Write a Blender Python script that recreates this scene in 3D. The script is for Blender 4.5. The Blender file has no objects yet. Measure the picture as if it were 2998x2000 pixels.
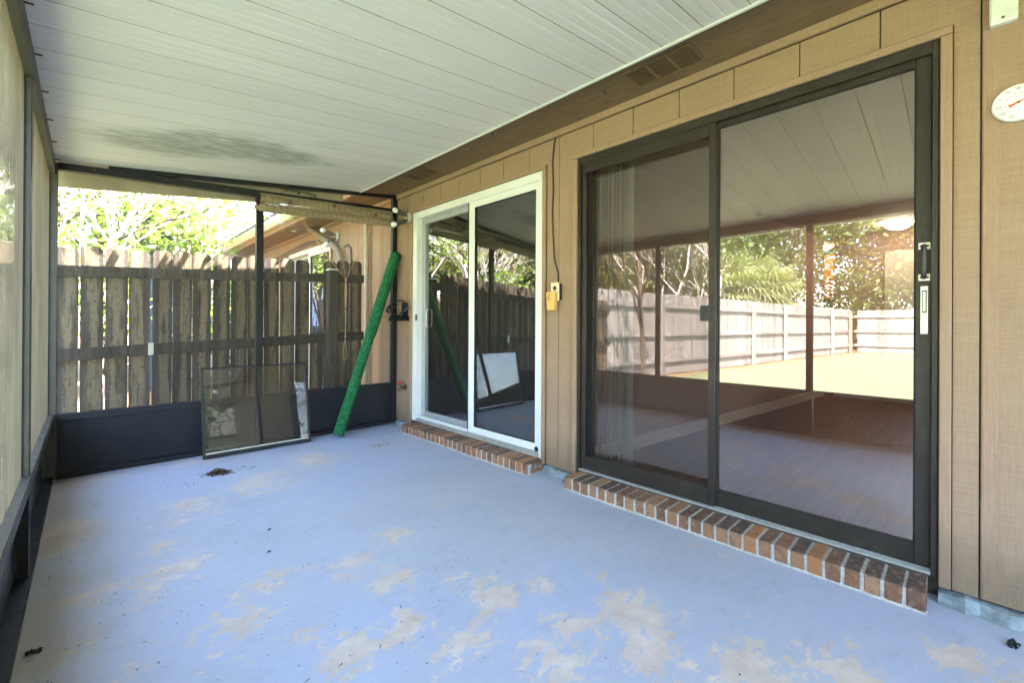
import bpy, bmesh, math, random
from mathutils import Vector, Matrix, Quaternion
random.seed(7)
scene = bpy.context.scene
col = scene.collection
PI = math.pi

# ------------------------------------------------------------------ camera
CAM_Z = 1.0195
YAW = 0.7719          # clockwise from +Y (along the house wall)
ROLL = 0.0057
PITCH = 0.0016
cam_d = bpy.data.cameras.new('camera')
cam = bpy.data.objects.new('camera', cam_d)
col.objects.link(cam)
cam_d.sensor_width = 36.0
cam_d.lens = 36.0 * 1277.67 / 2998
cam_d.shift_y = -(1000 - 949.0) / 2998
cam_d.clip_start = 0.02
cam_d.clip_end = 400
cam.location = (0, 0, CAM_Z)
cam.matrix_world = (Matrix.Translation((0, 0, CAM_Z)) @ Matrix.Rotation(-YAW, 4, 'Z')
                    @ Matrix.Rotation(PI / 2 + PITCH, 4, 'X') @ Matrix.Rotation(ROLL, 4, 'Z'))
scene.camera = cam

# ------------------------------------------------------------------ light
TO_SUN = Vector((0.50, -0.305, 1.0)).normalized()
world = bpy.data.worlds.new('World')
scene.world = world
world.use_nodes = True
wn = world.node_tree
bg = wn.nodes['Background']
sky = wn.nodes.new('ShaderNodeTexSky')
sky.sky_type = 'NISHITA'
sky.sun_disc = False
sky.sun_elevation = math.asin(TO_SUN.z)
sky.sun_rotation = math.atan2(TO_SUN.x, TO_SUN.y)
sky.air_density = 1.0
sky.dust_density = 2.0
wn.links.new(sky.outputs[0], bg.inputs[0])
bg.inputs[1].default_value = 0.15
sun_d = bpy.data.lights.new('sun', 'SUN')
sun_d.energy = 5.0
sun_d.angle = math.radians(0.55)
sun_d.color = (1.0, 0.93, 0.85)
sun = bpy.data.objects.new('sun', sun_d)
col.objects.link(sun)
sun.rotation_mode = 'QUATERNION'
sun.rotation_quaternion = TO_SUN.to_track_quat('Z', 'Y')
sun.location = (6, -4, 12)
scene.view_settings.view_transform = 'Standard'
scene.view_settings.look = 'None'
scene.view_settings.exposure = 4.75
scene.view_settings.gamma = 1.0
scene.render.engine = 'CYCLES'
cy = scene.cycles
cy.use_denoising = True
try:
    cy.denoiser = 'OPENIMAGEDENOISE'
except Exception:
    pass
cy.max_bounces = 9
cy.diffuse_bounces = 5
cy.glossy_bounces = 4
cy.transmission_bounces = 4
cy.transparent_max_bounces = 24
cy.sample_clamp_indirect = 8
cy.caustics_reflective = False
cy.caustics_refractive = False

# ------------------------------------------------------------------ pixel helper (photo is 2998 x 2000)
def ray(u, v):
    a = u - 1499; b = v - 949.02
    cr, sr = math.cos(ROLL), math.sin(ROLL)
    x = (a * cr + b * sr) / 1277.67; y = (-a * sr + b * cr) / 1277.67
    cp, sp = math.cos(PITCH), math.sin(PITCH)
    fw = cp + y * sp; up = -y * cp + sp
    s, c = math.sin(YAW), math.cos(YAW)
    return Vector((fw * s + x * c, fw * c - x * s, up))
def at(u, v, x=None, y=None, z=None):
    d = ray(u, v)
    t = x / d.x if x is not None else y / d.y if y is not None else (z - CAM_Z) / d.z
    return Vector((0, 0, CAM_Z)) + d * t

# ------------------------------------------------------------------ material helpers
MATS = {}
class N:
    """small node-graph helper"""
    def __init__(self, name):
        self.m = bpy.data.materials.new(name)
        self.m.use_nodes = True
        self.t = self.m.node_tree
        self.b = self.t.nodes['Principled BSDF']
        self.out = self.t.nodes['Material Output']
        MATS[name] = self.m
    def n(self, typ, **kw):
        nd = self.t.nodes.new(typ)
        for k, v in kw.items():
            setattr(nd, k, v)
        return nd
    def l(self, a, b):
        self.t.links.new(a, b)
    def inp(self, sock, v):
        if hasattr(v, 'is_linked') or isinstance(v, bpy.types.NodeSocket):
            self.l(v, sock)
        else:
            sock.default_value = v
    def coord(self, kind='Object'):
        return self.n('ShaderNodeTexCoord').outputs[kind]
    def pos(self):
        return self.n('ShaderNodeNewGeometry').outputs['Position']
    def mapping(self, vec, scale=(1, 1, 1), loc=(0, 0, 0), rot=(0, 0, 0)):
        mp = self.n('ShaderNodeMapping')
        self.l(vec, mp.inputs[0])
        mp.inputs['Location'].default_value = loc
        mp.inputs['Rotation'].default_value = rot
        mp.inputs['Scale'].default_value = scale
        return mp.outputs[0]
    def noise(self, vec, scale=5, detail=4, rough=0.55, dist=0.0):
        nd = self.n('ShaderNodeTexNoise')
        self.l(vec, nd.inputs['Vector'])
        nd.inputs['Scale'].default_value = scale
        nd.inputs['Detail'].default_value = detail
        nd.inputs['Roughness'].default_value = rough
        nd.inputs['Distortion'].default_value = dist
        return nd.outputs['Fac']
    def voro(self, vec, scale=5, out='Distance'):
        nd = self.n('ShaderNodeTexVoronoi')
        self.l(vec, nd.inputs['Vector'])
        nd.inputs['Scale'].default_value = scale
        return nd.outputs[out]
    def ramp(self, fac, stops):
        nd = self.n('ShaderNodeValToRGB')
        self.l(fac, nd.inputs[0])
        cr = nd.color_ramp
        while len(cr.elements) < len(stops):
            cr.elements.new(0.5)
        for e, (p, c) in zip(cr.elements, stops):
            e.position = p
            e.color = c if len(c) == 4 else (*c, 1)
        return nd.outputs[0]
    def step(self, fac, a, b):
        nd = self.n('ShaderNodeMapRange')
        nd.interpolation_type = 'SMOOTHSTEP'
        self.inp(nd.inputs['Value'], fac)
        nd.inputs['From Min'].default_value = a
        nd.inputs['From Max'].default_value = b
        return nd.outputs[0]
    def math(self, op, a, b=0.0, clamp=False):
        nd = self.n('ShaderNodeMath', operation=op)
        nd.use_clamp = clamp
        self.inp(nd.inputs[0], a); self.inp(nd.inputs[1], b)
        return nd.outputs[0]
    def mix(self, fac, a, b, typ='MIX'):
        nd = self.n('ShaderNodeMixRGB', blend_type=typ)
        self.inp(nd.inputs[0], fac)
        for s, v in ((nd.inputs[1], a), (nd.inputs[2], b)):
            if isinstance(v, bpy.types.NodeSocket):
                self.l(v, s)
            else:
                s.default_value = v if len(v) == 4 else (*v, 1)
        return nd.outputs[0]
    def sep(self, vec):
        nd = self.n('ShaderNodeSeparateXYZ')
        self.l(vec, nd.inputs[0])
        return nd.outputs
    def rnd(self):
        return self.n('ShaderNodeObjectInfo').outputs['Random']
    def bump(self, h, strength=0.3, dist=0.01):
        nd = self.n('ShaderNodeBump')
        nd.inputs['Strength'].default_value = strength
        nd.inputs['Distance'].default_value = dist
        self.l(h, nd.inputs['Height'])
        self.l(nd.outputs[0], self.b.inputs['Normal'])
    def base(self, c, rough=0.6, metal=0.0, spec=0.5):
        if isinstance(c, bpy.types.NodeSocket):
            self.l(c, self.b.inputs['Base Color'])
        else:
            self.b.inputs['Base Color'].default_value = (*c, 1)
        self.inp(self.b.inputs['Roughness'], rough)
        self.b.inputs['Metallic'].default_value = metal
        self.b.inputs['Specular IOR Level'].default_value = spec
        return self.m

def shifted(g, vec):
    """offset a vector by the object's random number, so copies differ"""
    r = g.math('MULTIPLY', g.rnd(), 37.0)
    nd = g.n('ShaderNodeVectorMath', operation='ADD')
    cb = g.n('ShaderNodeCombineXYZ')
    for i in range(3):
        g.l(r, cb.inputs[i])
    g.l(vec, nd.inputs[0]); g.l(cb.outputs[0], nd.inputs[1])
    return nd.outputs[0]

def plain(name, c, rough=0.5, metal=0.0, var=0.12, scale=30, bump=0.0, spec=0.5):
    g = N(name)
    p = g.pos()
    f = g.noise(p, scale, 5)
    c0 = tuple(x * (1 - var) for x in c); c1 = tuple(min(1, x * (1 + var)) for x in c)
    g.base(g.ramp(f, [(0.3, c0), (0.7, c1)]), rough, metal, spec)
    if bump:
        g.bump(f, bump, 0.004)
    return g.m

# ---- tan painted siding and trim
def make_siding(name, a, b, hor=True):
    g = N(name)
    p = g.pos()
    grain = g.noise(g.mapping(p, (1, 6, 140) if hor else (1, 160, 5)), 1.0, 5, 0.65)
    cross = g.noise(g.mapping(p, (1, 170, 14) if hor else (1, 60, 60)), 1.0, 4, 0.6)
    big = g.noise(p, 1.7, 5, 0.6)
    z = g.sep(p)[2]
    f = g.math('ADD', g.math('MULTIPLY', grain, 0.6), g.math('MULTIPLY', cross, 0.4))
    c = g.ramp(f, [(0.28, tuple(x * 0.80 for x in a)), (0.47, a), (0.72, b)])
    c = g.mix(g.math('MULTIPLY', g.step(big, 0.45, 0.75), 0.35), c, tuple(x * 0.72 for x in a), 'MIX')
    # splash dirt near the slab with a ragged edge
    dz = g.math('ADD', z, g.math('MULTIPLY', g.noise(g.mapping(p, (1, 9, 3)), 1.0, 4), -0.35))
    c = g.mix(g.math('MULTIPLY', g.math('SUBTRACT', 1.0, g.step(dz, -0.12, 0.12)), 0.45), c, (0.12, 0.085, 0.045))
    spots = g.step(g.voro(p, 23), 0.06, 0.03)
    c = g.mix(g.math('MULTIPLY', spots, 0.5), c, (0.14, 0.09, 0.05))
    g.base(c, 0.72, 0, 0.3)
    g.bump(f, 0.55, 0.006)
    return g.m
SIDE = make_siding('siding_paint', (0.328, 0.214, 0.131), (0.372, 0.258, 0.166))
TRIM = make_siding('trim_paint', (0.342, 0.217, 0.136), (0.382, 0.254, 0.166), hor=False)

def make_soffit():
    g = N('soffit_paint')
    p = g.pos()
    f = g.noise(g.mapping(p, (12, 2, 2)), 3.0, 6, 0.65)
    c = g.ramp(f, [(0.3, (0.15, 0.095, 0.052)), (0.55, (0.19, 0.125, 0.07)), (0.75, (0.22, 0.15, 0.088))])
    s = g.step(g.noise(g.mapping(p, (20, 7, 7)), 1.0, 3), 0.66, 0.72)
    c = g.mix(g.math('MULTIPLY', s, 0.5), c, (0.09, 0.055, 0.03))
    g.base(c, 0.7, 0, 0.3)
    g.bump(f, 0.15, 0.004)
    return g.m
SOFFIT = make_soffit()

# ---- porch ceiling aluminium
def make_ceiling():
    g = N('ceiling_panel_paint')
    p = g.pos()
    streak = g.noise(g.mapping(p, (0.8, 10, 1)), 2.2, 7, 0.68)
    fine = g.noise(g.mapping(p, (3, 60, 1)), 2.0, 5, 0.6)
    c = g.ramp(streak, [(0.28, (0.755, 0.705, 0.69)), (0.5, (0.79, 0.74, 0.725)), (0.74, (0.81, 0.76, 0.745))])
    c = g.mix(g.math('MULTIPLY', g.step(fine, 0.5, 0.78), 0.22), c, (0.58, 0.60, 0.57))
    pr = g.math('ADD', 0.93, g.math('MULTIPLY', g.rnd(), 0.09))
    cbx = g.n('ShaderNodeCombineXYZ')
    for i in range(3): g.l(pr, cbx.inputs[i])
    c = g.mix(1.0, c, cbx.outputs[0], 'MULTIPLY')
    # mildew clouds: patches with a shape of their own
    acc = None
    for cx, cyy, r in ((0.38, 3.42, 0.62), (0.66, 3.30, 0.68), (0.92, 3.35, 0.52), (0.66, 2.98, 0.42), (1.15, 2.95, 0.42), (1.3, 3.35, .44)):
        d = g.n('ShaderNodeVectorMath', operation='DISTANCE')
        g.l(g.mapping(p, (1, 1.6, 0)), d.inputs[0])
        d.inputs[1].default_value = (cx, cyy * 1.6, 0)
        k = g.math('MAXIMUM', g.math('SUBTRACT', 1.0, g.math('DIVIDE', d.outputs['Value'], r)), 0.0)
        if r < .46: k = g.math('MULTIPLY', k, .7)
        if cx > 1.2 or cyy < 3: k = g.math('MULTIPLY', k, .6)
        acc = k if acc is None else g.math('MAXIMUM', acc, k)
    mn = g.noise(g.mapping(p, (1.6, 14, 1)), 2.5, 8, 0.72)
    mold = g.step(g.math('ADD', g.math('MULTIPLY', acc, 0.75), g.math('MULTIPLY', mn, 0.65)), 0.52, 0.78)
    mold = g.math('MULTIPLY', mold, g.step(g.noise(g.mapping(p, (4, 22, 1)), 2.0, 8, 0.75), 0.28, 0.62))
    c = g.mix(g.math('MULTIPLY', mold, 0.85), c, (0.24, 0.26, 0.215))
    g.base(c, 0.42, 0, 0.45)
    g.bump(fine, 0.06, 0.003)
    return g.m
CEIL = make_ceiling()
RUST = plain('seam_rust', (0.27, 0.225, 0.14), 0.8, var=0.4, scale=40)

# ---- painted slab
def make_floor():
    g = N('floor_paint')
    p = g.pos()
    n1 = g.noise(p, 1.3, 6, 0.6)
    n2 = g.noise(g.mapping(p, (1, 1, 1)), 26, 6, 0.65)
    c = g.ramp(n1, [(0.3, (0.355, 0.375, 0.43)), (0.5, (0.395, 0.415, 0.47)), (0.72, (0.43, 0.45, 0.505))])
    c = g.mix(g.step(g.noise(p, 0.8, 3, 0.5), 0.42, 0.62), c, (0.385, 0.42, 0.525))
    c = g.mix(g.math('MULTIPLY', g.step(n2, 0.45, 0.75), 0.22), c, (0.30, 0.345, 0.41))
    smear = g.noise(g.mapping(p, (1.5, 4, 1), rot=(0, 0, 0.5)), 2.0, 6, 0.65)
    c = g.mix(g.math('MULTIPLY', g.step(smear, 0.52, 0.72), 0.30), c, (0.37, 0.39, 0.42))
    grime = g.noise(g.mapping(p, (1, 2.2, 1), rot=(0, 0, 0.5)), 6.5, 9, 0.75)
    c = g.mix(g.math('MULTIPLY', g.step(grime, 0.52, 0.70), 0.42), c, (0.27, 0.285, 0.31))
    c = g.mix(g.math('MULTIPLY', g.step(grime, 0.46, 0.32), 0.30), c, (0.47, 0.485, 0.54))
    # worn patches
    acc = None
    spots = []
    for u, v, r, w in ((459, 1721, .20, .9), (542, 1670, .20, .9), (500, 1600, .2, .6), (695, 1817, .22, .95), (785, 1708, .22, .8), (638, 1912, .20, .9), (480, 1800, .14, .6), (574, 1491, .34, .85),
                       (766, 1415, .34, 1.0), (925, 1345, .36, .95), (1100, 1310, .25, .7), (191, 1549, .24, 1.1), (170, 1600, .2, 1.0), (600, 1350, .35, .7), (330, 1400, .3, .6), (1187, 1849, .22, 1.0), (1034, 1906, .22, .95),
                       (1148, 1689, .18, .9), (1050, 1650, .16, .9), (1436, 1734, .2, 1.0), (1330, 1700, .13, .7), (1015, 1689, .12, .9), (1148, 1568, .15, .9), (1000, 1580, .14, .7), (1850, 1790, .26, 1.05), (1700, 1830, .24, 1.0), (1600, 1720, .16, .8),
                       (1900, 1900, .25, 1.0), (1650, 1930, .25, .9), (1350, 1880, .2, .8), (2010, 1590, .10, .9), (2110, 1630, .08, .9), (2800, 1930, .2, .9), (2700, 1880, .14, .7), (2450, 1960, .3, .8), (2200, 1950, .25, .9), (1750, 1690, .1, .7),
                       (300, 1880, .2, .6), (250, 1750, .2, .7), (900, 1850, .14, .7), (400, 1950, .2, .6), (1290, 1480, .05, .9), (1180, 1400, .05, .9), (1500, 1600, .06, .8)):
        q = at(u, v, z=0)
        spots.append((q.x, q.y, r, w))
    for cx, cyy, r, w in spots:
        d = g.n('ShaderNodeVectorMath', operation='DISTANCE')
        g.l(p, d.inputs[0])
        d.inputs[1].default_value = (cx, cyy, 0)
        k = g.math('MULTIPLY', g.math('MAXIMUM', g.math('SUBTRACT', 1.0, g.math('DIVIDE', d.outputs['Value'], r)), 0.0), w)
        acc = k if acc is None else g.math('MAXIMUM', acc, k)
    wn1 = g.noise(g.mapping(p, (1, 1.7, 1), rot=(0, 0, 0.45)), 3.6, 12, 0.74, 0.5)
    wn2 = g.noise(g.mapping(p, (1, 1.5, 1), rot=(0, 0, 0.45)), 17, 9, 0.72, 0.4)
    wear = g.math('ADD', g.math('ADD', g.math('MULTIPLY', acc, 0.215), g.math('MULTIPLY', wn1, 0.62)), g.math('MULTIPLY', wn2, 0.55))
    m1 = g.step(wear, 0.712, 0.728)
    m0 = g.step(wear, 0.62, 0.75)
    tan = g.ramp(g.noise(p, 9, 7, 0.7), [(0.3, (0.46, 0.365, 0.28)), (0.6, (0.60, 0.505, 0.43)), (0.8, (0.66, 0.59, 0.54))])
    c = g.mix(g.math('MULTIPLY', m0, 0.35), c, (0.44, 0.44, 0.45))
    c = g.mix(g.math('MULTIPLY', m1, 0.92), c, tan)
    # ochre stain by the kick plate, grime along both edges
    sx = g.sep(p)
    edge = g.math('SUBTRACT', 1.0, g.step(g.math('ADD', sx[0], g.math('MULTIPLY', g.noise(p, 3.2, 6), -0.5)), -0.42, -0.12))
    c = g.mix(g.math('MULTIPLY', edge, 0.68), c, (0.34, 0.26, 0.165))
    rim = g.step(g.math('ADD', sx[0], g.math('MULTIPLY', g.noise(p, 8, 6), 0.14)), 2.20, 2.32)
    c = g.mix(g.math('MULTIPLY', rim, 0.4), c, (0.30, 0.36, 0.37))
    # peppering of dark specks
    vd = g.voro(g.mapping(p, (1, 1, 1)), 62)
    sp = g.math('MULTIPLY', g.step(vd, 0.10, 0.06), g.step(g.noise(p, 5, 3), 0.47, 0.60))
    c = g.mix(g.math('MULTIPLY', sp, 0.8), c, (0.055, 0.07, 0.075))
    vd2 = g.voro(g.mapping(p, (0.35, 1, 1), rot=(0, 0, 0.7)), 34)
    sp2 = g.math('MULTIPLY', g.step(vd2, 0.07, 0.04), g.step(g.noise(p, 2.3, 3), 0.48, 0.6))
    c = g.mix(g.math('MULTIPLY', sp2, 0.7), c, (0.09, 0.075, 0.06))
    g.base(c, g.math('ADD', 0.50, g.math('MULTIPLY', m1, 0.25)), 0, 0.4)
    h = g.math('ADD', g.math('MULTIPLY', m1, -0.5), g.math('MULTIPLY', n2, 0.5))
    g.bump(h, 0.25, 0.003)
    return g.m
FLOOR = make_floor()
PLINTH = plain('plinth_paint', (0.20, 0.235, 0.24), 0.7, var=0.45, scale=26, bump=1.0)

# ---- metals, plastics
def make_bronze(name, c, mold=0.0):
    g = N(name)
    p = g.pos()
    f = g.noise(g.mapping(p, (1, 1, 0.35)), 24, 6, 0.7)
    d = g.noise(p, 7, 6, 0.7)
    cc = g.ramp(f, [(0.3, tuple(x * 0.75 for x in c)), (0.7, tuple(x * 1.35 for x in c))])
    cc = g.mix(g.math('MULTIPLY', g.step(d, 0.5, 0.72), 0.5 + mold), cc, (0.068, 0.058, 0.038))
    sp = g.step(g.voro(p, 55), 0.09, 0.05)
    cc = g.mix(g.math('MULTIPLY', sp, 0.25), cc, (0.4, 0.4, 0.38))
    g.base(cc, g.ramp(f, [(0.3, (.38, .38, .38)), (0.7, (.62, .62, .62))]), 0.25, 0.5)
    g.bump(f, 0.08, 0.002)
    return g.m
BRONZE = make_bronze('bronze_aluminium', (0.030, 0.0225, 0.0155))
POST = make_bronze('post_aluminium', (0.052, 0.046, 0.036), 0.12)
KICK = make_bronze('kick_panel_metal', (0.0105, 0.0105, 0.013), -0.38)
BLACK = plain('black_plastic', (0.016, 0.016, 0.017), 0.45, var=0.3)
COREM = plain('groove_shade_brown', (0.045, 0.03, 0.018), 0.8)  # dark wall core colour paints the shade in grooves and trim gaps
DARKGAP = plain('gasket_and_gap_shade', (0.008, 0.008, 0.008), 0.8)  # black for gaskets and holes, also painted as shade behind the vent louvres
WHITE = plain('white_vinyl', (0.76, 0.75, 0.70), 0.38, var=0.05, scale=6)
GREYV = plain('grey_screen_frame', (0.40, 0.41, 0.40), 0.4, 0.2, var=0.08)
MILL = plain('mill_aluminium', (0.62, 0.61, 0.55), 0.38, 0.6, var=0.2, scale=50)
STEEL = plain('steel_latch', (0.72, 0.70, 0.62), 0.35, 0.35, var=0.1)
SCREWM = plain('rusty_screw', (0.20, 0.09, 0.04), 0.7, 0.3, var=0.4)
BULB = plain('bulb_glass', (0.80, 0.79, 0.72), 0.18, var=0.04)
SOCKET = plain('socket_grey', (0.05, 0.048, 0.04), 0.55, var=0.25)
PLATE = plain('plate_beige', (0.42, 0.40, 0.32), 0.5, var=0.15)
OUTLET = plain('outlet_ivory', (0.72, 0.60, 0.40), 0.4, var=0.05)
YELLOW = plain('yellow_plastic', (0.80, 0.44, 0.12), 0.42, var=0.05)
RED = plain('red_enamel', (0.55, 0.02, 0.025), 0.4, var=0.15)
BRASS = plain('weathered_brass', (0.14, 0.10, 0.06), 0.5, 0.5, var=0.3)
CORD = plain('black_cable', (0.035, 0.026, 0.018), 0.6, var=0.3)
STRING = plain('blind_cord', (0.46, 0.27, 0.17), 0.8, var=0.15)
DIALW = plain('dial_white', (0.80, 0.80, 0.76), 0.3, var=0.03)
DIALK = plain('dial_print', (0.16, 0.17, 0.16), 0.6)
DIALR = plain('needle_red', (0.75, 0.10, 0.05), 0.5)
COVER = plain('cover_white', (0.72, 0.72, 0.64), 0.4, var=0.08)
FASCIA = plain('fascia_beige', (0.50, 0.43, 0.32), 0.6, var=0.15, scale=9)
LAPW = plain('lap_siding_white', (0.66, 0.68, 0.72), 0.6, var=0.05, scale=4)
ROOFM = plain('shingle_grey', (0.10, 0.095, 0.09), 0.9, var=0.4, scale=60, bump=0.4)
SHUT = plain('blue_window', (0.05, 0.08, 0.16), 0.25, var=0.2)
DUCT = plain('duct_canvas', (0.22, 0.165, 0.10), 0.75, var=0.2, scale=25, bump=0.4)

def make_glass(name, tint, k, add, rough=0.0, dirt_k=0.012, refl=(1, 1, 1)):
    g = N(name)
    tr = g.n('ShaderNodeBsdfTransparent'); tr.inputs[0].default_value = (*tint, 1)
    gl = g.n('ShaderNodeBsdfGlossy'); gl.inputs['Roughness'].default_value = rough
    gl.inputs['Color'].default_value = (*refl, 1)
    fr = g.n('ShaderNodeFresnel'); fr.inputs[0].default_value = 1.5
    # slow waviness of old float glass
    wob = g.noise(g.mapping(g.pos(), (1, 1.2, 0.8)), 1.6, 1, 0.4)
    bp = g.n('ShaderNodeBump'); bp.inputs['Strength'].default_value = 0.02 if dirt_k < .04 else 0.004; bp.inputs['Distance'].default_value = 0.02
    g.l(wob, bp.inputs['Height']); g.l(bp.outputs[0], gl.inputs['Normal'])
    dirt = g.step(g.noise(g.mapping(g.pos(), (1, 4, 2)), 5, 8, 0.7), 0.55, 0.85)
    df = g.n('ShaderNodeBsdfDiffuse'); df.inputs[0].default_value = (.35, .33, .29, 1)
    fac = g.math('ADD', g.math('MULTIPLY', fr.outputs[0], k), add, clamp=True)
    mx = g.n('ShaderNodeMixShader'); g.l(fac, mx.inputs[0]); g.l(tr.outputs[0], mx.inputs[1]); g.l(gl.outputs[0], mx.inputs[2])
    m2 = g.n('ShaderNodeMixShader'); g.l(g.math('ADD', g.math('MULTIPLY', dirt, 0.05), dirt_k), m2.inputs[0])
    g.l(mx.outputs[0], m2.inputs[1]); g.l(df.outputs[0], m2.inputs[2])
    g.l(m2.outputs[0], g.out.inputs[0])
    return g.m
GLASS = make_glass('door_glass', (0.90, 0.84, 0.80), 2.1, 0.055, refl=(1.0, 0.96, 0.93), dirt_k=0.02)
GLASSW = make_glass('clear_glass', (0.90, 0.88, 0.86), 2.4, 0.06, dirt_k=0.02)
GLASSS = make_glass('sash_glass', (0.80, 0.78, 0.74), 0.55, 0.008, dirt_k=0.042)

def make_screen(name, cover, c):
    """insect screen: the woven wires cover more of the view the flatter one looks along them"""
    g = N(name)
    geo = g.n('ShaderNodeNewGeometry')
    dt = g.n('ShaderNodeVectorMath', operation='DOT_PRODUCT')
    g.l(geo.outputs['Normal'], dt.inputs[0]); g.l(geo.outputs['Incoming'], dt.inputs[1])
    cosv = g.math('MAXIMUM', g.math('ABSOLUTE', dt.outputs['Value']), 0.02)
    one = g.math('MINIMUM', g.math('DIVIDE', cover, cosv), 0.94)
    op = g.math('SUBTRACT', 1.0, g.math('MULTIPLY', g.math('SUBTRACT', 1.0, one), 1 - cover))
    grime = g.noise(g.mapping(g.pos(), (1, 3, 0.7)), 3, 6, 0.65)
    cc = g.ramp(grime, [(0.3, tuple(x * 0.75 for x in c)), (0.7, tuple(x * 1.25 for x in c))])
    df = g.n('ShaderNodeBsdfDiffuse'); g.l(cc, df.inputs[0])
    tl = g.n('ShaderNodeBsdfTranslucent'); g.l(cc, tl.inputs[0])
    ms = g.n('ShaderNodeMixShader'); ms.inputs[0].default_value = 0.4
    g.l(df.outputs[0], ms.inputs[1]); g.l(tl.outputs[0], ms.inputs[2])
    tr = g.n('ShaderNodeBsdfTransparent')
    mx = g.n('ShaderNodeMixShader'); g.l(op, mx.inputs[0]); g.l(tr.outputs[0], mx.inputs[1]); g.l(ms.outputs[0], mx.inputs[2])
    g.l(mx.outputs[0], g.out.inputs[0])
    return g.m
SCREEN = make_screen('insect_screen', 0.055, (0.205, 0.17, 0.12))
SCREEND = make_screen('door_screen', 0.08, (0.06, 0.055, 0.05))

# ---- brick and mortar
def make_brick():
    g = N('brick_clay')
    p = g.pos(); r = g.rnd()
    c = g.ramp(r, [(0.0, (0.17, 0.085, 0.05)), (0.25, (0.27, 0.125, 0.06)), (0.5, (0.33, 0.175, 0.09)), (0.7, (0.22, 0.11, 0.065)), (0.88, (0.35, 0.15, 0.06)), (1.0, (0.10, 0.055, 0.042))])
    r2 = g.math('FRACT', g.math('MULTIPLY', r, 7.13))
    top = g.step(g.math('ADD', g.sep(p)[2], g.math('MULTIPLY', g.noise(p, 30, 3), 0.02)), 0.078, 0.085)
    c = g.mix(g.math('MULTIPLY', top, g.step(r2, 0.25, 0.6)), c, (0.085, 0.055, 0.048))
    n = g.noise(p, 38, 7, 0.7)
    c = g.mix(g.step(n, 0.48, 0.75), c, (0.36, 0.21, 0.11))
    c = g.mix(g.math('MULTIPLY', g.step(g.noise(p, 22, 5, .7), 0.52, 0.68), 0.75), c, (0.075, 0.048, 0.036))
    c = g.mix(g.math('MULTIPLY', g.step(g.noise(p, 60, 3), 0.70, 0.76), 0.6), c, (0.40, 0.36, 0.31))
    g.base(c, 0.8, 0, 0.3)
    g.bump(g.noise(p, 150, 5, 0.7), 0.55, 0.004)
    return g.m
BRICK = make_brick()
MORTAR = plain('mortar', (0.43, 0.40, 0.34), 0.9, var=0.3, scale=70, bump=0.8)

# ---- weathered fence wood
def make_fence(name, dark, mid, light, algae, k=1.0):
    g = N(name)
    o = g.coord('Object')
    os_ = shifted(g, o)
    streak = g.noise(g.mapping(os_, (26, 26, 0.9)), 1.0, 5, 0.6)
    fine = g.noise(g.mapping(os_, (110, 110, 4)), 1.0, 5, 0.6)
    blot = g.noise(g.mapping(os_, (9, 9, 1.5)), 1.0, 6, 0.68)
    speck = g.noise(os_, 55, 5, 0.75)
    ax = g.math('ABSOLUTE', g.math('ADD', g.sep(o)[0], g.math('MULTIPLY', g.math('SUBTRACT', g.rnd(), 0.5), 0.05)))
    heart = g.math('SUBTRACT', g.math('ADD', g.math('MULTIPLY', blot, 0.75), g.math('MULTIPLY', streak, 0.35)), g.math('MULTIPLY', ax, 4.6 * k))
    c = g.ramp(streak, [(0.30, dark), (0.5, mid), (0.70, light)])
    c = g.mix(g.math('MULTIPLY', g.step(heart, 0.36, 0.47), 0.9 * k), c, algae)
    c = g.mix(g.math('MULTIPLY', g.step(g.math('ADD', speck, g.math('MULTIPLY', blot, -0.35)), 0.35, 0.45), 0.72 * k), c, dark)
    c = g.mix(g.math('MULTIPLY', g.step(blot, 0.55, 0.66), 0.75 * k), c, tuple(x * 0.7 for x in dark))
    c = g.mix(g.math('MULTIPLY', g.step(fine, 0.52, 0.75), 0.5), c, tuple(x * 0.5 for x in dark))
    v = g.math('ADD', 0.72, g.math('MULTIPLY', g.rnd(), 0.5))
    cb = g.n('ShaderNodeCombineXYZ')
    for i in range(3): g.l(v, cb.inputs[i])
    c = g.mix(1.0, c, cb.outputs[0], 'MULTIPLY')
    g.base(c, 0.85, 0, 0.25)
    g.bump(g.math('ADD', fine, streak), 0.6, 0.004)
    return g.m
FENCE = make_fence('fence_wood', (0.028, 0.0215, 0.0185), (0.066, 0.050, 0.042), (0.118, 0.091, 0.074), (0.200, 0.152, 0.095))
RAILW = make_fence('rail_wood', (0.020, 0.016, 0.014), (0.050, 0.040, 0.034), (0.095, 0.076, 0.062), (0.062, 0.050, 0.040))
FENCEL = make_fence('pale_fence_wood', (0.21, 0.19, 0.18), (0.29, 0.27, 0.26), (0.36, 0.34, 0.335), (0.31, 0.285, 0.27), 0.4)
POSTL = plain('new_post_wood', (0.42, 0.25, 0.16), 0.8, var=0.25, scale=20)

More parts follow.
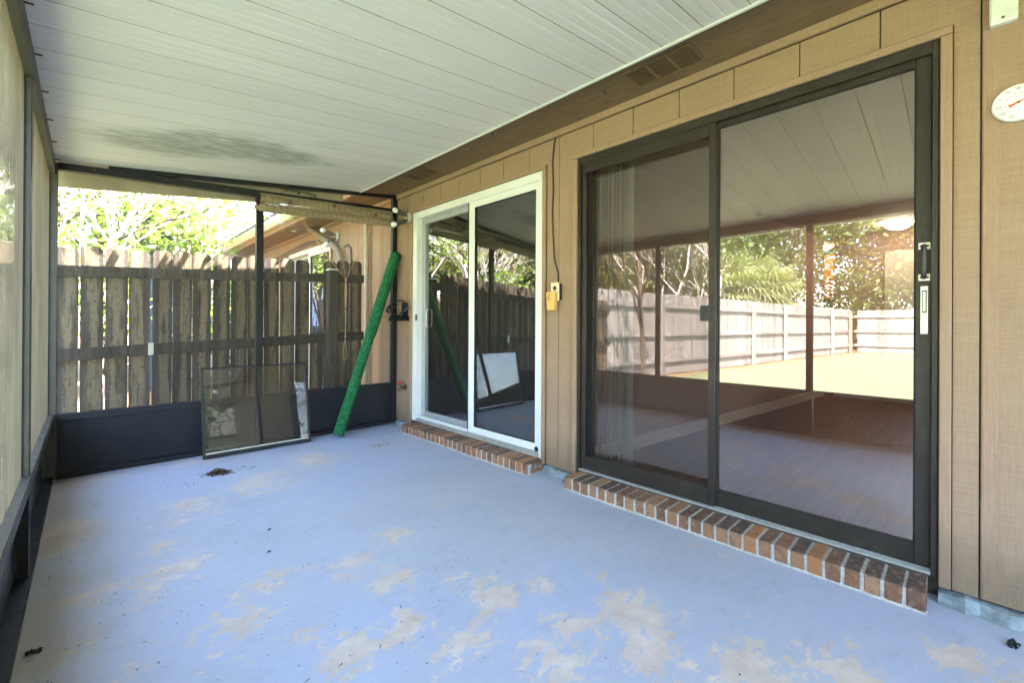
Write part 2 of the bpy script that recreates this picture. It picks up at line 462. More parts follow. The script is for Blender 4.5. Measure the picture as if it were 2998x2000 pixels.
# ---- turf roll, bamboo, plants
def make_turf():
    g = N('artificial_turf')
    p = g.pos()
    n = g.noise(p, 62, 5, 0.8)
    b = g.noise(p, 14, 4)
    c = g.ramp(n, [(0.36, (0.002, 0.035, 0.010)), (0.5, (0.008, 0.125, 0.036)), (0.62, (0.05, 0.29, 0.11))])
    c = g.mix(g.math('MULTIPLY', g.step(b, 0.5, 0.7), 0.35), c, (0.002, 0.03, 0.008))
    c = g.mix(g.math('MULTIPLY', g.step(g.noise(p, 210, 2), 0.66, 0.74), 0.6), c, (0.20, 0.36, 0.14))
    g.base(c, 0.6, 0, 0.25)
    g.bump(n, 1.0, 0.012)
    return g.m
TURF = make_turf()
PILE = plain('turf_pile_green', (0.022, 0.21, 0.07), 0.55, var=0.95, scale=48)
def make_bamboo():
    g = N('bamboo')
    p = g.pos()
    n = g.noise(g.mapping(p, (3, 90, 90)), 1.0, 4, 0.6)
    c = g.ramp(n, [(0.3, (0.20, 0.14, 0.075)), (0.5, (0.33, 0.25, 0.15)), (0.7, (0.44, 0.36, 0.23))])
    g.base(c, 0.6, 0, 0.3)
    g.bump(n, 0.3, 0.003)
    return g.m
BAMBOO = make_bamboo()

def make_leaf(name, a, b, tr=0.45):
    g = N(name)
    p = g.pos()
    f = g.noise(p, 7, 4, 0.7)
    f2 = g.noise(p, 1.1, 3, 0.5)
    c = g.ramp(g.math('ADD', g.math('MULTIPLY', f, 0.6), g.math('MULTIPLY', f2, 0.4)), [(0.34, a), (0.62, b)])
    g.base(c, 0.45, 0, 0.4)
    tl = g.n('ShaderNodeBsdfTranslucent')
    g.l(g.mix(1.0, c, (1.5, 1.7, 0.6), 'MULTIPLY'), tl.inputs[0])
    mx = g.n('ShaderNodeMixShader'); mx.inputs[0].default_value = tr
    g.l(g.b.outputs[0], mx.inputs[1]); g.l(tl.outputs[0], mx.inputs[2])
    g.l(mx.outputs[0], g.out.inputs[0])
    return g.m
LEAF_A = make_leaf('leaf_bright', (0.13, 0.18, 0.05), (0.23, 0.28, 0.095), 0.5)
LEAF_B = make_leaf('leaf_mid', (0.035, 0.075, 0.018), (0.09, 0.14, 0.03), 0.35)
LEAF_C = make_leaf('leaf_dark', (0.035, 0.065, 0.022), (0.085, 0.125, 0.035), 0.35)
LEAF_Y = make_leaf('leaf_olive', (0.09, 0.10, 0.03), (0.17, 0.17, 0.06), 0.35)
PALM = make_leaf('palm_frond', (0.13, 0.165, 0.085), (0.24, 0.27, 0.15), 0.25)
BARK = plain('bark', (0.12, 0.09, 0.065), 0.9, var=0.4, scale=25, bump=0.8)
TWIG = plain('pale_twig', (0.55, 0.48, 0.44), 0.85, var=0.25, scale=25, bump=0.3)
DEAD = plain('dry_leaf', (0.085, 0.045, 0.02), 0.85, var=0.5, scale=40)
def make_grass():
    g = N('lawn_grass')
    p = g.pos()
    n = g.noise(p, 60, 6, 0.7); b = g.noise(p, 0.9, 5, 0.6)
    c = g.ramp(n, [(0.3, (0.12, 0.16, 0.078)), (0.55, (0.175, 0.215, 0.115)), (0.75, (0.235, 0.265, 0.16))])
    c = g.mix(g.math('MULTIPLY', g.step(b, 0.45, 0.7), 0.4), c, (0.195, 0.225, 0.13))
    # dry pine straw bed along the fence
    sx = g.sep(p)
    line = g.math('SUBTRACT', sx[1], g.math('MULTIPLY', sx[0], 0.0971))
    bed = g.step(g.math('ADD', line, g.math('MULTIPLY', g.noise(p, 2.2, 5), 0.7)), 5.15, 5.35)
    c = g.mix(g.math('MULTIPLY', bed, 0.85), c, (0.25, 0.135, 0.07))
    g.base(c, 0.9, 0, 0.2)
    g.bump(n, 1.0, 0.03)
    return g.m
GRASS = make_grass()
def make_wood_floor():
    g = N('room_floor_wood')
    p = g.pos()
    n = g.noise(g.mapping(p, (1.2, 24, 1), rot=(0, 0, 0)), 1.5, 7, 0.65)
    c = g.ramp(n, [(0.3, (0.07, 0.026, 0.015)), (0.52, (0.15, 0.062, 0.036)), (0.72, (0.23, 0.11, 0.068))])
    g.base(c, 0.5, 0, 0.3)
    return g.m
ROOMFL = make_wood_floor()
ROOMWALL = plain('room_wall_paint', (0.44, 0.30, 0.25), 0.7, var=0.05, scale=3)
ROOMCEIL = plain('room_ceiling_paint', (0.62, 0.56, 0.50), 0.8, var=0.04, scale=3)
BASEB = plain('baseboard_paint', (0.68, 0.64, 0.60), 0.45, var=0.04)
BLINDV = plain('vertical_blind_vinyl', (0.66, 0.69, 0.62), 0.5, var=0.06, scale=8)
TEALC = plain('turf_crumb_green', (0.008, 0.07, 0.05), 0.7, var=0.4)
TEAL = plain('teal_curtain', (0.22, 0.46, 0.42), 0.8, var=0.2, scale=6)
WOODO = plain('cabinet_wood', (0.42, 0.20, 0.07), 0.5, var=0.2, scale=12)
def make_emit(name, c, s):
    g = N(name)
    g.base((0.8, 0.8, 0.8))
    g.b.inputs['Emission Color'].default_value = (*c, 1)
    g.b.inputs['Emission Strength'].default_value = s
    return g.m
LAMPE = make_emit('lamp_bowl_glass', (1.0, 0.86, 0.68), 3.4)
LAMPK = make_emit('kitchen_light_glass', (1.0, 0.62, 0.30), 4.0)

# ------------------------------------------------------------------ mesh helpers
LOC = {}
class MB:
    def __init__(self):
        self.v = []; self.f = []
    def box(self, x0, x1, y0, y1, z0, z1):
        i = len(self.v)
        self.v += [(x0, y0, z0), (x1, y0, z0), (x1, y1, z0), (x0, y1, z0), (x0, y0, z1), (x1, y0, z1), (x1, y1, z1), (x0, y1, z1)]
        for q in ((0, 3, 2, 1), (4, 5, 6, 7), (0, 1, 5, 4), (1, 2, 6, 5), (2, 3, 7, 6), (3, 0, 4, 7)):
            self.f.append([i + k for k in q])
        return self
    def hexa(self, lo, hi):
        """lo, hi: four points each, same winding"""
        i = len(self.v)
        self.v += [tuple(p) for p in lo] + [tuple(p) for p in hi]
        for q in ((0, 3, 2, 1), (4, 5, 6, 7), (0, 1, 5, 4), (1, 2, 6, 5), (2, 3, 7, 6), (3, 0, 4, 7)):
            self.f.append([i + k for k in q])
        return self
    def bar(self, a, b, w, h, up=(0, 0, 1)):
        """box along a->b, w across, h in the up direction"""
        a = Vector(a); b = Vector(b); d = (b - a).normalized()
        s = d.cross(Vector(up)).normalized(); u = s.cross(d)
        def ring(p):
            return [p - s * w / 2 - u * h / 2, p + s * w / 2 - u * h / 2, p + s * w / 2 + u * h / 2, p - s * w / 2 + u * h / 2]
        i = len(self.v)
        self.v += [tuple(p) for p in ring(a) + ring(b)]
        for q in ((0, 1, 2, 3), (7, 6, 5, 4), (0, 4, 5, 1), (1, 5, 6, 2), (2, 6, 7, 3), (3, 7, 4, 0)):
            self.f.append([i + k for k in q])
        return self
    def tube(self, pts, r, n=8, cap=True):
        pts = [Vector(p) for p in pts]
        rs = r if isinstance(r, (list, tuple)) else [r] * len(pts)
        rings = []
        ref = None
        for k, p in enumerate(pts):
            d = (pts[min(k + 1, len(pts) - 1)] - pts[max(k - 1, 0)])
            if d.length < 1e-9: d = Vector((0, 0, 1))
            d.normalize()
            if ref is None:
                ref = d.orthogonal().normalized()
            s = ref - d * ref.dot(d)
            if s.length < 1e-6: s = d.orthogonal()
            s.normalize(); ref = s
            t = d.cross(s)
            i = len(self.v)
            for j in range(n):
                a = 2 * PI * j / n
                self.v.append(tuple(p + (s * math.cos(a) + t * math.sin(a)) * rs[k]))
            rings.append(i)
        for a, b in zip(rings, rings[1:]):
            for j in range(n):
                self.f.append([a + j, a + (j + 1) % n, b + (j + 1) % n, b + j])
        if cap:
            self.f.append([rings[0] + j for j in range(n)][::-1])
            self.f.append([rings[-1] + j for j in range(n)])
        return self
    def lathe(self, prof, c, axis=(0, 0, 1), n=20):
        """prof: list of (radius, height along axis)"""
        ax = Vector(axis).normalized(); s = ax.orthogonal().normalized(); t = ax.cross(s); c = Vector(c)
        rings = []
        for r, h in prof:
            i = len(self.v)
            for j in range(n):
                a = 2 * PI * j / n
                self.v.append(tuple(c + ax * h + (s * math.cos(a) + t * math.sin(a)) * max(r, 1e-5)))
            rings.append(i)
        for a, b in zip(rings, rings[1:]):
            for j in range(n):
                self.f.append([a + j, a + (j + 1) % n, b + (j + 1) % n, b + j])
        self.f.append([rings[0] + j for j in range(n)][::-1])
        self.f.append([rings[-1] + j for j in range(n)])
        return self
    def prism(self, poly, vec):
        """poly: planar 3-D points, extruded along vec"""
        n = len(poly); i = len(self.v); vec = Vector(vec)
        self.v += [tuple(p) for p in poly] + [tuple(Vector(p) + vec) for p in poly]
        self.f.append([i + k for k in range(n)][::-1])
        self.f.append([i + n + k for k in range(n)])
        for k in range(n):
            self.f.append([i + k, i + (k + 1) % n, i + n + (k + 1) % n, i + n + k])
        return self
    def face(self, pts):
        i = len(self.v)
        self.v += [tuple(p) for p in pts]
        self.f.append([i + k for k in range(len(pts))])
        return self
    def build(self, name, mat, parent=None, smooth=False, bevel=0.0, origin=None):
        if origin is None:
            lo = [min(p[k] for p in self.v) for k in range(3)]; hi = [max(p[k] for p in self.v) for k in range(3)]
            origin = Vector([(a + b) / 2 for a, b in zip(lo, hi)])
        else:
            origin = Vector(origin)
        me = bpy.data.meshes.new(name)
        me.from_pydata([tuple(Vector(p) - origin) for p in self.v], [], self.f)
        if bevel or smooth is not None:
            bm = bmesh.new(); bm.from_mesh(me)
            bmesh.ops.recalc_face_normals(bm, faces=bm.faces)
            if bevel:
                bmesh.ops.bevel(bm, geom=[e for e in bm.edges], offset=bevel, segments=1, affect='EDGES', profile=0.7)
            bm.to_mesh(me); bm.free()
        if smooth:
            for p in me.polygons: p.use_smooth = True
        me.materials.append(mat)
        o = bpy.data.objects.new(name, me)
        return link(o, origin, parent)

def link(o, world_loc, parent=None):
    col.objects.link(o)
    if parent is not None:
        o.parent = parent
        o.location = Vector(world_loc) - LOC[parent.name]
    else:
        o.location = world_loc
    LOC[o.name] = Vector(world_loc)
    return o
def thing(name, label, cat, loc, group=None):
    o = bpy.data.objects.new(name, None)
    o.empty_display_size = 0.1
    link(o, Vector(loc))
    return tag(o, label, cat, group)
def tag(o, label, cat, group=None, kind=None):
    o['label'] = label; o['category'] = cat
    if group: o['group'] = group
    if kind: o['kind'] = kind
    return o
def struct(o):
    o['kind'] = 'structure'
    return o
def copy_at(src, world_loc, parent):
    o = src.copy()
    return link(o, world_loc, parent)

# ================================================================== THE SETTING
lawn = struct(MB().box(-60, 40, -45, 60, -0.6, -0.12).build('lawn', GRASS))
slab = struct(MB().box(-0.26, 2.32, -2.6, 4.16, -0.14, 0.0).build('porch_floor', FLOOR, bevel=0.004))

# ================================================================== HOUSE
XS = 2.298          # siding face
DOORS = [(0.058, 1.742, 0.0757, 2.105), (2.049, 3.757, 0.0763, 2.110), (5.78, 7.46, 0.08, 2.105)]
TRIMS = [(0.022, 1.777, 2.139), (2.017, 3.79, 2.137), (5.74, 7.50, 2.137)]
Y_LO, Y_HI = -5.0, 10.5
SOF = 2.349
house = thing('house', 'tan wood-sided house along the porch with dark brown eaves', 'house', (2.3, 1.9, 0))

# structural wall behind the boards (pieces butt end to end)
core = MB()
ycur = Y_LO
for (a, b, z0, z1) in DOORS:
    core.box(2.316, 2.44, ycur, a, -0.3, 2.60)
    core.box(2.316, 2.44, a, b, z1, 2.60)
    core.box(2.316, 2.44, a, b, -0.3, z0 - 0.004)
    ycur = b
core.box(2.316, 2.44, ycur, Y_HI, -0.3, 2.60)
core.build('wall_core', COREM, house)

# grooved plywood siding: one board between each pair of grooves
GP = 0.2795
k0 = int(math.floor((Y_LO + 0.05) / GP)) + 1
ZB = 0.046
for k in range(k0, int((Y_HI + 0.05) / GP)):
    y0 = -0.05 + GP * k + 0.0024; y1 = y0 + GP - 0.0048
    segs = [(y0, y1, False)]
    for (a, b, zt) in TRIMS:
        a -= 0.003; b += 0.003
        new = []
        for (s, e, ab) in segs:
            if ab or e <= a or s >= b:
                new.append((s, e, ab)); continue
            if s < a: new.append((s, a, False))
            new.append((max(s, a), min(e, b), True))
            if e > b: new.append((b, e, False))
        segs = new
    m = MB()
    for (s, e, ab) in segs:
        if e - s < 0.006: continue
        m.box(XS, 2.3145, s, e, 2.1435 if ab else ZB, 2.3015)
    if m.v:
        m.build('siding_board', SIDE, house)
# strip beside each shiplap groove: the narrow raised edge of the next sheet
for y in (-0.05, 2.186 - GP * 0, 4.42, 6.656):
    if any(a < y < b for a, b, _, _ in DOORS): continue
    MB().box(2.2945, XS - 0.0005, y - 0.045, y - 0.006, ZB + 0.004, 2.30).build('lap_edge', TRIM, house)

# frieze board, soffit, fascia, roof
MB().box(2.2790, 2.2975, Y_LO, Y_HI, 2.306, SOF - 0.001).build('frieze_board', TRIM, house, bevel=0.002)
MB().box(1.945, 2.40, Y_LO, Y_HI, SOF, SOF + 0.012).build('soffit', SOFFIT, house)
MB().box(1.905, 1.942, Y_LO, Y_HI, 2.318, 2.47).build('fascia', TRIM, house, bevel=0.003)
rf = MB()
rf.hexa([(1.84, Y_LO - .2, 2.475), (9.0, Y_LO - .2, 4.85), (9.0, Y_HI + .2, 4.85), (1.84, Y_HI + .2, 2.475)],
        [(1.84, Y_LO - .2, 2.55), (9.0, Y_LO - .2, 4.93), (9.0, Y_HI + .2, 4.93), (1.84, Y_HI + .2, 2.55)])
rf.build('roof', ROOFM, house)
# gutter lip of the eave past the porch
g_ = MB()
prof = [(1.902, 2.47), (1.902, 2.36), (1.84, 2.36), (1.81, 2.41), (1.80, 2.47), (1.808, 2.47), (1.818, 2.413), (1.843, 2.368), (1.894, 2.368), (1.894, 2.47)]
g_.prism([(x, 4.32, z) for x, z in prof], (0, 6.2, 0))
g_.build('gutter', FASCIA, house)

# house end and back walls so that the house is a closed volume
MB().box(2.45, 9.0, Y_HI - 0.12, Y_HI, -0.3, 2.6).build('end_wall', SIDE, house)
MB().box(2.45, 9.0, Y_LO, Y_LO + 0.12, -0.3, 2.6).build('end_wall', SIDE, house)
bwm = MB().box(9.0, 9.12, Y_LO, -4.3, -0.3, 4.8).box(9.0, 9.12, 0.2, 2.2, -0.3, 4.8).box(9.0, 9.12, 4.0, Y_HI, -0.3, 4.8).box(9.0, 9.12, 2.2, 4.0, 2.35, 4.8).box(9.0, 9.12, 2.2, 4.0, -0.3, 0.06).box(9.0, 9.12, -4.3, 0.2, 2.35, 4.8).box(9.0, 9.12, -4.3, 0.2, -0.3, 0.06)
bwm.build('back_wall', SIDE, house)
MB().box(9.05, 9.055, -4.3, 0.2, 0.06, 2.35).build('added_window', GLASSW, house)  # unseen back windows, added to bring daylight into the dim rooms
MB().box(9.05, 9.055, 2.2, 4.0, 0.06, 2.35).build('added_window', GLASSW, house)

# soffit vents: stamped frame with three banks of louvres
def vent(y0, y1, x0, x1):
    m = MB()
    zc = SOF - 0.001
    fr = 0.012
    m.box(x0, x1, y0, y0 + fr, zc - 0.006, zc); m.box(x0, x1, y1 - fr, y1, zc - 0.006, zc)
    m.box(x0, x0 + fr, y0 + fr, y1 - fr, zc - 0.006, zc); m.box(x1 - fr, x1, y0 + fr, y1 - fr, zc - 0.006, zc)
    L = (y1 - y0 - 2 * fr)
    for i in (1, 2):
        yy = y0 + fr + L * i / 3
        m.box(x0 + fr, x1 - fr, yy - 0.007, yy + 0.007, zc - 0.006, zc)
    v = m.build('soffit_vent', SOFFIT, house)
    MB().box(x0 + fr, x1 - fr, y0 + fr, y1 - fr, zc - 0.0014, zc - 0.0008).build('vent_shade_sheet', DARKGAP, v)  # black sheet painted as the shaded opening above the louvres
    for i in range(3):
        a = y0 + fr + L * i / 3 + (0.008 if i else 0.001); b = y0 + fr + L * (i + 1) / 3 - (0.008 if i < 2 else 0.001)
        s = MB()
        nl = 10
        for j in range(nl):
            xa = x0 + fr + (x1 - x0 - 2 * fr) * (j + 0.15) / nl
            w = (x1 - x0 - 2 * fr) / nl * .92
            s.hexa([(xa + w * .6, a, zc - .002), (xa + w * .8, a, zc - .002), (xa + w * .8, b, zc - .002), (xa + w * .6, b, zc - .002)],
                   [(xa, a, zc - .0075), (xa + w * .62, a, zc - .0075), (xa + w * .62, b, zc - .0075), (xa, b, zc - .0075)])
        s.build('louvre_bank', SOFFIT, v)
vent(0.885, 1.25, 2.013, 2.200)
vent(3.155, 3.49, 2.022, 2.200)
for (u, v) in ((1440, 385), (1770, 262)):
    p = at(u, v, z=SOF)
    h = MB()
    h.tube([(p.x, p.y, SOF), (p.x, p.y, SOF - 0.02), (p.x, p.y - .006, SOF - .03), (p.x, p.y - .014, SOF - .026), (p.x, p.y - .016, SOF - .018)], 0.0022, 6)
    h.build('ceiling_hook', BLACK, house)

# door trim boards
def door_trim(a, b, zt, y0, y1, ztop, zb=0.05, side=True):
    """a,b outer trim edges; y0,y1 door frame edges"""
    MB().box(2.2765, 2.2965, a, b, ztop + 0.003, zt).build('trim_board', TRIM, house, bevel=0.003)
    if side:
        MB().box(2.2765, 2.2965, a, y0 - 0.003, zb, ztop + 0.001).build('trim_board', TRIM, house, bevel=0.003)
        MB().box(2.2765, 2.2965, y1 + 0.003, b, zb, ztop + 0.001).build('trim_board', TRIM, house, bevel=0.003)
door_trim(0.022, 1.777, 2.139, 0.058, 1.742, 2.105)
door_trim(2.017, 3.79, 2.137, 2.049, 3.757, 2.110)
door_trim(5.74, 7.50, 2.137, 5.78, 7.46, 2.105)

# ---- sliding glass doors (frame > panel pieces)
def frame_rect(m, x0, x1, y0, y1, z0, z1, wl, wr, wb, wt):
    """wl at low y, wr at high y"""
    m.box(x0, x1, y0, y0 + wl, z0, z1); m.box(x0, x1, y1 - wr, y1, z0, z1)
    m.box(x0, x1, y0 + wl, y1 - wr, z0, z0 + wb); m.box(x0, x1, y0 + wl, y1 - wr, z1 - wt, z1)
    return m
# dark bronze door
y0, y1, z0, z1 = DOORS[0]
m = MB()
m.box(2.2915, 2.42, y0, y0 + 0.018, z0 + 0.001, z1); m.box(2.2915, 2.42, y1 - 0.018, y1, z0 + 0.001, z1)
m.box(2.2915, 2.42, y0 + 0.018, y1 - 0.018, z1 - 0.012, z1)
dd = m.build('sliding_door', BRONZE, house, bevel=0.0015)
dd['label'] = 'dark bronze sliding glass door with a screen panel'
ht = MB()
for i, xx in enumerate((2.2925, 2.312, 2.332, 2.352, 2.385)):
    ht.box(xx, xx + 0.006, y0 + 0.0185, y1 - 0.0185, z1 - 0.042 + 0.004 * i, z1 - 0.0125)
ht.build('head_track', BRONZE, dd)
st = MB()
MB().box(2.284, 2.42, y0 + 0.0185, y1 - 0.0185, z0 + 0.001, z0 + 0.0068).build('sill_pan', SOCKET, dd)
for xx in (2.2845, 2.2935, 2.3185, 2.348):
    st.box(xx, xx + 0.0035, y0 + 0.0185, y1 - 0.0185, z0 + 0.0072, z0 + 0.016)
st.build('sill_track', MILL, dd)
# screen panel in front
sp_ = frame_rect(MB(), 2.300, 2.317, 0.874, 1.7145, 0.094, 2.082, 0.035, 0.029, 0.088, 0.078).build('screen_frame', BRONZE, dd, bevel=0.002)
MB().box(2.309, 2.3094, 0.909, 1.6855, 0.182, 2.004).build('screen_mesh', SCREEND, dd)
hm = MB(); hm.box(2.288, 2.2995, 0.897, 0.945, 1.045, 1.125); hm.box(2.282, 2.2878, 0.934, 0.945, 1.05, 1.12)
hm.build('screen_latch', BLACK, dd, bevel=0.002)
# fixed pane behind
frame_rect(MB(), 2.356, 2.384, 0.885, 1.7215, 0.094, 2.088, 0.045, 0.055, 0.075, 0.055).build('panel_frame', BRONZE, dd, bevel=0.002)
MB().box(2.368, 2.372, 0.930, 1.6665, 0.169, 2.033).build('glass_pane', GLASS, dd)
# sliding pane
frame_rect(MB(), 2.322, 2.346, 0.078, 0.905, 0.0905, 2.086, 0.046, 0.036, 0.083, 0.046).build('panel_frame', BRONZE, dd, bevel=0.002)
MB().box(2.332, 2.336, 0.1245, 0.8685, 0.174, 2.0395).build('glass_pane', GLASS, dd)
gk = frame_rect(MB(), 2.326, 2.331, 0.1242, 0.8688, 0.1738, 2.0398, 0.004, 0.004, 0.004, 0.004).build('gasket', DARKGAP, dd)
# pull handle and latch on the right stile
hx = 2.3215
for zz in (1.334, 1.212):
    MB().box(hx - 0.004, hx, 0.081, 0.115, zz - 0.013, zz + 0.013).build('handle_plate', STEEL, dd, bevel=0.001)
    for yy in (0.089, 0.107):
        MB().lathe([(0.0045, 0), (0.0045, 0.0012), (0.001, 0.0018)], (hx - 0.004, yy, zz), (-1, 0, 0), 10).build('screw', SOCKET, dd)
MB().tube([(hx - .006, .0985, 1.335), (hx - .024, .0985, 1.325), (hx - .031, .0985, 1.30), (hx - .031, .0985, 1.246), (hx - .024, .0985, 1.221), (hx - .006, .0985, 1.211)],
          [0.008, 0.0085, 0.0088, 0.0088, 0.0085, 0.008], 10).build('pull_handle', SOCKET, dd, smooth=True)
lp = MB()
lp.box(hx - .005, hx, .0865, .1085, .993, 1.178)
lat = lp.build('latch_plate', STEEL, dd, bevel=0.001)
MB().box(hx - .0056, hx - .0051, .0905, .1045, 1.075, 1.162).build('latch_recess', SOCKET, dd)
MB().box(hx - .0066, hx - .0057, .094, .1015, 1.081, 1.156).build('latch_thumb', MILL, dd)
MB().lathe([(0.008, 0), (0.008, 0.0015), (0.002, 0.002)], (hx - .005, .0975, 1.058), (-1, 0, 0), 14).build('lock_cylinder', STEEL, dd)
for zz in (1.372, 1.192):
    MB().lathe([(0.0042, 0), (0.0042, 0.0006)], (hx, .101, zz), (-1, 0, 0), 10).build('screw_hole', DARKGAP, dd)

# white door
def white_door(D, label, curtain=False):
    y0, y1, z0, z1 = D
    m = MB()
    m.box(2.2915, 2.40, y0, y0 + 0.03, z0 + .001, z1); m.box(2.2915, 2.40, y1 - 0.07, y1, z0 + .001, z1)
    m.box(2.2915, 2.40, y0 + 0.03, y1 - 0.07, z1 - 0.062, z1)
    w = m.build('sliding_door', WHITE, house, bevel=0.002)
    w['label'] = label
    s = MB()
    s.box(2.2925, 2.40, y0 + 0.0305, y1 - 0.0705, z0 + .001, z0 + 0.022)
    for xx in (2.294, 2.318, 2.345):
        s.box(xx, xx + 0.006, y0 + 0.0305, y1 - 0.0705, z0 + .0222, z0 + 0.036)
    s.build('sill_track', MILL, w)
    yc = y0 + 0.765
    MB().box(2.2935, 2.312, yc + 0.078, y1 - 0.0705, z0 + .0365, z0 + .062).build('bottom_rail', WHITE, w, bevel=0.002)
    # front pane
    frame_rect(MB(), 2.300, 2.333, y0 + 0.0305, yc + 0.075, z0 + 0.038, z1 - 0.0625, 0.046, 0.072, 0.056, 0.054).build('panel_frame', WHITE, w, bevel=0.003)
    MB().box(2.318, 2.322, y0 + 0.0765, yc + 0.003, z0 + 0.094, z1 - 0.1165).build('glass_pane', GLASSW, w)
    frame_rect(MB(), 2.304, 2.3175, y0 + 0.0768, yc + 0.0028, z0 + 0.0942, z1 - 0.1168, 0.004, 0.004, 0.004, 0.004).build('gasket', DARKGAP, w)
    MB().box(2.299, 2.34, yc + 0.0755, yc + 0.085, z0 + .04, z1 - .063).build('interlock_gap', DARKGAP, w)
    # rear pane
    frame_rect(MB(), 2.350, 2.378, yc + 0.02, y1 - 0.0705, z0 + 0.04, z1 - 0.064, 0.05, 0.055, 0.06, 0.05).build('panel_frame', GREYV, w, bevel=0.003)
    MB().box(2.362, 2.366, yc + 0.07, y1 - 0.1255, z0 + 0.10, z1 - 0.114).build('glass_pane', GLASSW, w)
    return w
wd = white_door(DOORS[1], 'white vinyl sliding glass door facing the porch')
MB().box(2.281, 2.291, 3.672, 3.692, 1.055, 1.115).build('latch', BLACK, wd, bevel=0.002)
MB().tube([(2.349, 3.575, 1.16), (2.333, 3.575, 1.155), (2.330, 3.575, 1.10), (2.333, 3.575, 1.0), (2.349, 3.575, .995)], 0.006, 8).build('pull_handle', STEEL, wd, smooth=True)
MB().lathe([(0.017, 0), (0.017, 0.006), (0.006, 0.008)], (2.2995, 2.105, 0.135), (-1, 0, 0), 16).build('roller_cap', BLACK, wd)
for (yy, zz) in ((3.62, .112), (2.98, .112), (3.60, 2.07), (2.97, 2.07)):
    MB().lathe([(0.004, 0), (0.003, 0.0015)], (2.2932 if zz < 1 else 2.2914, yy, zz), (-1, 0, 0), 8).build('screw', SOCKET, wd)
w3 = white_door(DOORS[2], 'white sliding glass door beyond the wooden fence')
cur = MB()
for i in range(40):
    ya = 5.80 + i * 0.0405; 
    cur.hexa([(2.47 + .02 * (i % 2), ya, .1), (2.49 - .02 * (i % 2), ya + .0405, .1), (2.492 - .02 * (i % 2), ya + .0405, .1), (2.472 + .02 * (i % 2), ya, .1)],
             [(2.47 + .02 * (i % 2), ya, 2.1), (2.49 - .02 * (i % 2), ya + .0405, 2.1), (2.492 - .02 * (i % 2), ya + .0405, 2.1), (2.472 + .02 * (i % 2), ya, 2.1)])
tag(cur.build('curtain', TEAL), 'pale teal curtain behind the glass door past the fence', 'curtain')

# ---- rooms behind the glass
MB().box(2.4405, 8.99, Y_LO + .13, Y_HI - .13, -0.05, 0.045).build('room_floor', ROOMFL, house)
MB().box(2.4405, 8.99, Y_LO + .13, Y_HI - .13, 2.27, 2.30).build('room_ceiling', ROOMCEIL, house)
def room_wall(a, b, th=0.09, base=True):
    a = Vector((*a, 0)); b = Vector((*b, 0)); d = (b - a).normalized(); n = Vector((d.y, -d.x, 0))
    z0, z1 = 0.0455, 2.269
    lo = [a, b, b - n * th, a - n * th]
    w = MB().hexa([(p.x, p.y, z0) for p in lo], [(p.x, p.y, z1) for p in lo]).build('room_wall', ROOMWALL, house)
    if base:
        q = [a + n * 0.012, b + n * 0.012, b + n * .0005, a + n * .0005]
        MB().hexa([(p.x, p.y, z0) for p in q], [(p.x, p.y, z0 + 0.10) for p in q]).build('baseboard', BASEB, house)
room_wall((2.445, 1.857), (7.43, 1.343))
room_wall((2.445, 4.80), (6.4, 4.19))
room_wall((7.50, 1.235), (7.50, 0.1))
room_wall((2.445, -2.8), (7.4, -2.8), base=False)
dl = at(2590, 900, x=7.46).y; dr = at(2620, 900, x=7.46).y
door_ = MB().box(7.44, 7.485, max(dr - .55, .12), dl, 0.05, 2.0).build('room_door', BASEB, house, bevel=.004)
MB().lathe([(0.012, 0), (.012, .03), (.03, .035), (.03, .06), (.015, .07)], (7.44, dl - .06, 1.0), (-1, 0, 0), 14).build('door_knob', BRASS, door_)

bl = thing('vertical_blind', 'pale vertical vinyl blind gathered at the side of the dark door', 'blind', (2.50, 1.63, 0.1))
MB().box(2.475, 2.515, .2, 1.80, 2.10, 2.14).build('headrail', BLINDV, bl)
for i in range(11):
    yy = 1.795 - 0.0302 * i
    a = math.radians(54 + random.uniform(-12, 12)) if i < 10 else math.radians(6)
    c, s = math.cos(a) * .042, math.sin(a) * .042
    q = [(2.497 - s, yy - c), (2.497 - s * .2 + .005, yy), (2.497 + s, yy + c)]
    mm = MB()
    for (p0, p1) in zip(q, q[1:]):
        mm.hexa([(p0[0], p0[1], .11), (p1[0], p1[1], .11), (p1[0] + .001, p1[1] + .001, .11), (p0[0] + .001, p0[1] + .001, .11)],
                [(p0[0], p0[1], 2.098), (p1[0], p1[1], 2.098), (p1[0] + .001, p1[1] + .001, 2.098), (p0[0] + .001, p0[1] + .001, 2.098)])
    mm.build('blind_slat', BLINDV, bl)

lampc = at(2630, 662, x=6.9)
lm = thing('ceiling_lamp', 'white glowing bowl lamp on the room ceiling behind the dark door', 'lamp', (lampc.x, lampc.y, 2.269))
lr = 0.135
MB().lathe([(lr * math.sin(a), -lr * .62 * math.cos(a)) for a in [.02 + i * .19 for i in range(9)]], (lampc.x, lampc.y, 2.262), (0, 0, 1), 30).build('bowl', LAMPE, lm, smooth=True)
MB().lathe([(lr * 1.02, 0), (lr * 1.02, .006)], (lampc.x, lampc.y, 2.2625), (0, 0, 1), 30).build('rim', BRASS, lm)
